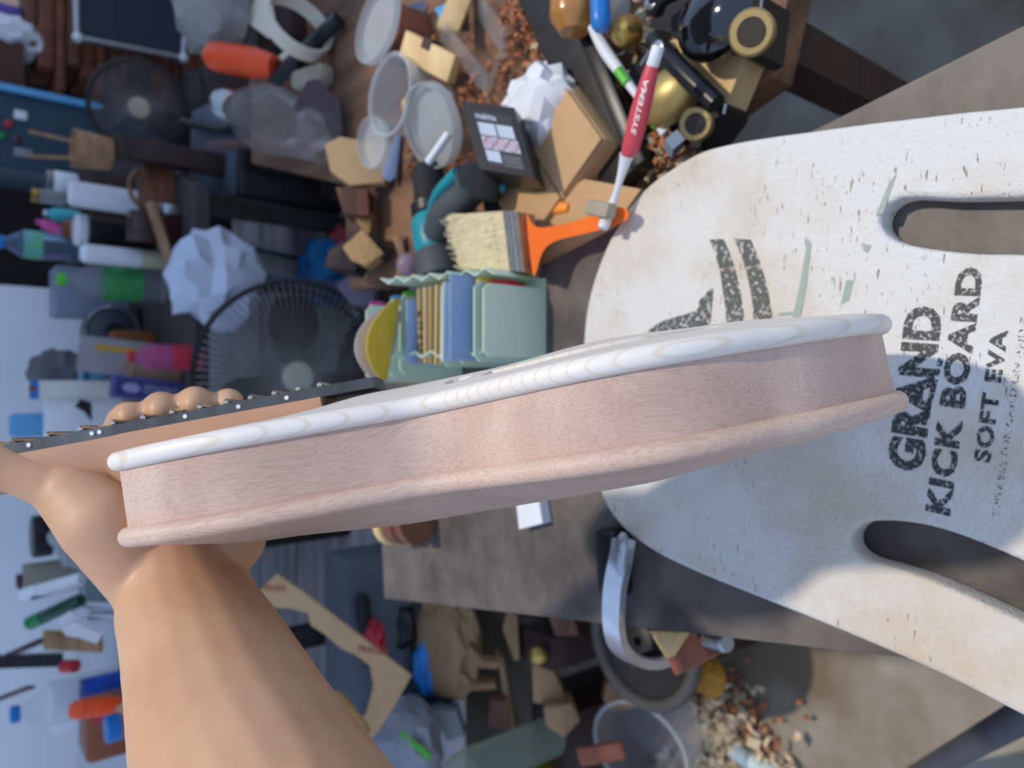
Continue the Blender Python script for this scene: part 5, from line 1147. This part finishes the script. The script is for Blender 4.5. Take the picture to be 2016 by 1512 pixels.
crate('red_block', V((onY(92, 1440, 1.72).x, 1.74, LT)), (.03, .03, .11), m_red, 'small red block behind the blue lid jar', 'block', 5)
for i, (x, y, Y, s) in enumerate([(200, 1418, 1.48, (.05, .04, .05)), (212, 1448, 1.42, (.06, .05, .06)), (205, 1485, 1.46, (.05, .06, .08)), (150, 1435, 1.6, (.05, .04, .07))]):
    crate(['grey_tin', 'white_carton', 'ribbed_box', 'pale_box'][i], V((onY(x, y, Y).x, Y, LT)), s, [m_grey, m_paper, mat('ribbed_grey', (120, 124, 130), .4, var=.3, scale=60, stretch=(1, 1, 8)), mat('pale_box', (196, 192, 182), .6)][i], ['small grey tin under the orange chisel', 'small white carton beside the forearm', 'grey ribbed box near the bottom left beside the forearm', 'pale cream box between blue lid jar and white carton'][i], 'box', i * 9)
settle(MARK, LT, .15)

# ================================================================== FLOOR AND DECK AT LEFT
MARK = set(o.name for o in bpy.data.objects)
DK = .302
pq('cutout_board', [(470, 1205), (544, 1130), (600, 1168), (810, 1330), (780, 1385), (745, 1440), (715, 1470), (700, 1440), (722, 1400), (735, 1350), (728, 1310), (700, 1290), (672, 1278), (640, 1250), (612, 1232), (606, 1208), (570, 1198), (530, 1196), (495, 1206), (470, 1225)], 1.28, .006, m_kraft, 'tan plywood template with curved cut outs leaning beyond the forearm', 'template', .001)
def stamp():
    o = bpy.data.objects['cutout_board']
    put_text('FRAGILE', 'red_stamp', mat('red_ink', (168, 78, 58), .9, var=.2), o, P(706, 1284, 1.2788), P(764, 1290, 1.2788), P(706, 1270, 1.2788) - P(706, 1284, 1.2788), .012, .01, 1, V())
    put_text('FRAGILE', 'red_stamp', MATS['red_ink'], o, P(520, 1162, 1.2788), P(562, 1164, 1.2788), P(520, 1150, 1.2788) - P(520, 1162, 1.2788), .010, .01, 1, V())
stamp()
c = P(640, 1300, 1.36); crate('grey_bin', V((c.x, c.y + .08, DK)), (.34, .10, c.z - DK - .06), mat('bin_grey', (92, 98, 108), .5), 'grey bin behind the tan plywood template', 'bin')
handle_tool('wood_chisel', P(716, 1452, 1.18), P(660, 1372, 1.26), .017, mat('chisel_handle', (206, 168, 104), .35, var=.15), 'wood handled chisel leaning on the tan template', 'chisel', blade=(.09, .012, .003))
def tin():
    c = onZ(742, 1150, DK + .1); t = thing('round_tin', 'open round metal tin at the far corner of the slab bench', 'tin', V((c.x, c.y, DK)))
    bm = BM(); lathe(bm, [(.07, 0), (.072, .01), (.072, .1), (.076, .104), (.072, .106), (.068, .1), (.068, .01), (.001, .01)], T(c.x, c.y, DK)); fin('wall', bm, m_steel, t)
    bm = BM(); lathe(bm, [(.066, .02), (.066, .05)], T(c.x, c.y, DK)); fin('contents', bm, m_oak, t)
tin()
handle_tool('black_grip_tool', P(712, 1172, 1.42), P(722, 1250, 1.42), .014, m_blackm, 'tool with black grip standing by the round tin', 'hand tool', blade=(.1, .012, .003), mblade=m_steel)
crumple('brown_sheet', V((onZ(885, 1265, .34).x, onZ(885, 1265, .34).y, DK + .05)), .10, mat('brown_paper', (158, 128, 92), .8, var=.15), 'big bent sheet of brown paper below the slab bench edge', 'paper', (1, 1, .5), .18, 51)
WO = [('tan_wood_block', [(1000, 1205), (1018, 1212), (1024, 1300), (1012, 1302), (990, 1240)], 1.38, .04, m_oak, 'upright tan wood block beside the brown paper sheet'),
      ('long_wood_stick', [(975, 1285), (992, 1300), (1014, 1430), (998, 1440), (985, 1330)], 1.42, .03, m_oak, 'long tan wood stick standing among the offcuts'),
      ('curved_wood_rib', [(925, 1270), (950, 1300), (985, 1305), (978, 1318), (940, 1316), (920, 1285)], 1.4, .03, m_oak, 'upper curved tan rib offcut crossing the long stick'),
      ('curved_wood_rib', [(905, 1320), (930, 1345), (975, 1345), (978, 1358), (930, 1362), (900, 1335)], 1.43, .03, m_oak, 'lower curved tan rib offcut below the upper one'),
      ('grey_wood_block', [(1048, 1310), (1090, 1318), (1120, 1390), (1050, 1385)], 1.36, .06, m_oak, 'grey tan wood block with knots near the black wheel'),
      ('grained_wood_block', [(1070, 1395), (1125, 1385), (1142, 1420), (1110, 1455), (1075, 1430)], 1.33, .06, m_oak, 'pale grained wood block right above the glass bottle'),
      ('brown_plank_end', [(1080, 1212), (1130, 1216), (1140, 1252), (1094, 1254)], 1.33, .05, m_brown, 'brown plank end just below the slab bench edge'),
      ('dark_plank', [(1020, 1212), (1075, 1216), (1095, 1265), (1040, 1275)], 1.4, .05, m_dark, 'dark plank between tan block and brown plank end'),
      ('russet_block', [(965, 1382), (998, 1378), (1002, 1440), (960, 1430)], 1.4, .04, m_brown, 'russet wood block above the neck of the glass bottle'),
      ('flat_tan_offcut', [(1195, 1345), (1250, 1360), (1260, 1395), (1205, 1400), (1188, 1380)], 1.36, .03, m_oak, 'flat tan wood offcut below the black wheel'),
      ('bent_tan_offcut', [(1262, 1385), (1310, 1365), (1322, 1378), (1280, 1400)], 1.36, .03, m_oak, 'bent tan wood offcut right below the black wheel rim'),
      ('grey_ply_piece', [(850, 1400), (900, 1400), (915, 1450), (880, 1460)], 1.45, .04, m_grey, 'dull grey plywood piece left of the glass bottle'),
      ('dark_slate_piece', [(770, 1400), (870, 1378), (900, 1400), (850, 1440), (790, 1440)], 1.48, .03, mat('slate', (40, 46, 52), .6), 'dark slate piece beyond the corner of the template')]
for nm, pts, d, th, m, lb in WO: pq(nm, pts, d, th, m, lb, 'wood offcut', .003)
def wheel():
    c = P(1258, 1262, 1.22); t = thing('rubber_tyre', 'black dished wheel with grey rim on the floor under the bench', 'wheel', V((c.x, c.y, c.z - .03))); M_ = T(c.x, c.y, c.z - .03)
    bm = BM(); tube(bm, [M_ @ V((.105 * math.cos(a * math.pi / 24), .105 * math.sin(a * math.pi / 24), .02)) for a in range(48)], .011, 10, True); fin('rim', bm, mat('rubber_grey', (78, 76, 74), .7), t)
    bm = BM(); lathe(bm, [(.001, .0), (.03, .002), (.09, .012), (.1, .02), (.09, .016), (.03, .01), (.001, .01)], M_, 40, cap=False); fin('dish', bm, m_blackm, t)
    bm = BM(); lathe(bm, [(.028, .005), (.028, .03), (.02, .034), (.008, .034), (.008, .01)], M_); fin('hub', bm, m_dsteel, t)
    crate('wheel_crate', V((c.x, c.y, 0)), (.1, .1, c.z - .032), m_dark, 'dark crate under the black wheel', 'crate')
wheel()
bottle('glass_bottle', P(1092, 1448, 1.42) * V((1, 1, 0)) + V((0, 0, P(1092, 1448, 1.42).z)), .30, .037, m_gglass, m_red, 'tall clear greenish glass bottle with red striped cap', neck=.34)
c = P(1092, 1448, 1.42); crate('bottle_crate', V((c.x, c.y, 0)), (.14, .14, c.z - .001), m_dark, 'dark crate under the glass bottle', 'crate')
bottle('yellow_bottle', V((c.x - .09, c.y + .02, c.z - .05)), .14, .03, mat('yellow_oil', (190, 180, 40), .1, trans=.7, ior=1.25), m_pink, 'small bottle of yellow oil beside the glass bottle')
crate('oil_crate', V((c.x - .12, c.y + .02, 0)), (.08, .14, c.z - .052), m_dark, 'dark crate under the yellow oil bottle', 'crate')
def tub():
    c = P(1235, 1450, 1.32); t = thing('clear_tub', 'large round clear plastic tub with a bright rim on the floor', 'tub', V((c.x, c.y, c.z - .1))); M_ = T(c.x, c.y, c.z - .1) @ RX(14) @ RY(-10)
    bm = BM(); lathe(bm, [(.001, 0), (.075, 0), (.082, .01), (.09, .1), (.087, .1), (.079, .012), (.001, .004)], M_, 40, cap=False); fin('wall', bm, m_clear, t)
    bm = BM(); tube(bm, [M_ @ V((.0895 * math.cos(a * math.pi / 20), .0895 * math.sin(a * math.pi / 20), .1)) for a in range(40)], .0035, 8, True); fin('rim', bm, m_frost, t)
    slab('red_wood_strip', P(1140, 1490, 1.30), P(1228, 1476, 1.28), .03, .012, m_redwood, 'red brown broken strip beside the clear tub', 'wood strip', V((1, 0, 0)))
tub()
c = onZ(1062, 1288, .30); c = P(1060, 1290, 1.33); crate('ball_crate', V((c.x, c.y + .03, 0)), (.06, .1, c.z - .019), m_dark, 'dark narrow crate under the gold ball', 'crate'); bm = BM(); sph(bm, .018, T(c)); one('gold_ball', bm, m_brass, 'small shiny gold ball between wood offcuts', 'ball')
crumple('orange_peel', P(1392, 1332, 1.27), .03, mat('dull_orange', (190, 130, 30), .7), 'dull orange scrap peeking out past the black wheel', 'scrap', (1, 1, .6), .25, 61)
crumple('grey_film_bag', P(800, 1470, 1.42), .075, mat('grey_white_film', (150, 152, 160), .4, var=.15), 'grey white plastic bag at the bottom of the picture', 'bag', (1.1, 1, .7), .25, 62)
slab('green_pen', P(790, 1442, 1.36), P(848, 1492, 1.34), .012, .012, m_lgreen, 'bright green pen on the grey white bag', 'pen', CR, .003)
crumple('cyan_tape', P(845, 1310, 1.5), .035, m_blue, 'bright blue crumpled tape beside the template corner', 'tape', (1.5, .6, .8), .3, 63)
crumple('black_bag', P(790, 1225, 1.55), .06, m_black, 'black plastic bag under the slab bench corner', 'bag', (1.2, 1, .8), .25, 64)
crumple('red_twine', P(736, 1256, 1.42), .025, m_red, 'tangle of red twine beside the black grip tool', 'twine', (1.2, 1, .6), .4, 65)
rod('white_dowel', onZ(1445, 1478, .03), onZ(1535, 1530, .03), .016, mat('pale_teal_plastic', (196, 214, 216), .5), 'pale plastic pipe end lying on the shavings', 'pipe')
rod('grey_pipe', V((onZ(2040, 1395, .45).x, onZ(2040, 1395, .45).y, .45)), V((onZ(1800, 1530, .1).x, onZ(1800, 1530, .1).y, .1)), .014, mat('slate_grey_pipe', (78, 82, 92), .5), 'grey pipe slanting across the lower right corner', 'pipe')
shavings('floor_shavings', 'heap of pale curled wood shavings on the concrete floor', 420, m_shav, [(1420, 1420, 30, 45), (1400, 1480, 45, 30), (1460, 1500, 50, 25)], .002, .022, 5)
shavings('red_floor_dust', 'reddish wood chips spread around the pale shavings', 380, m_shav2, [(1430, 1440, 50, 60), (1380, 1400, 30, 60), (1330, 1440, 40, 40)], .001, .014, 6)
settle(MARK, 0.0, .3)
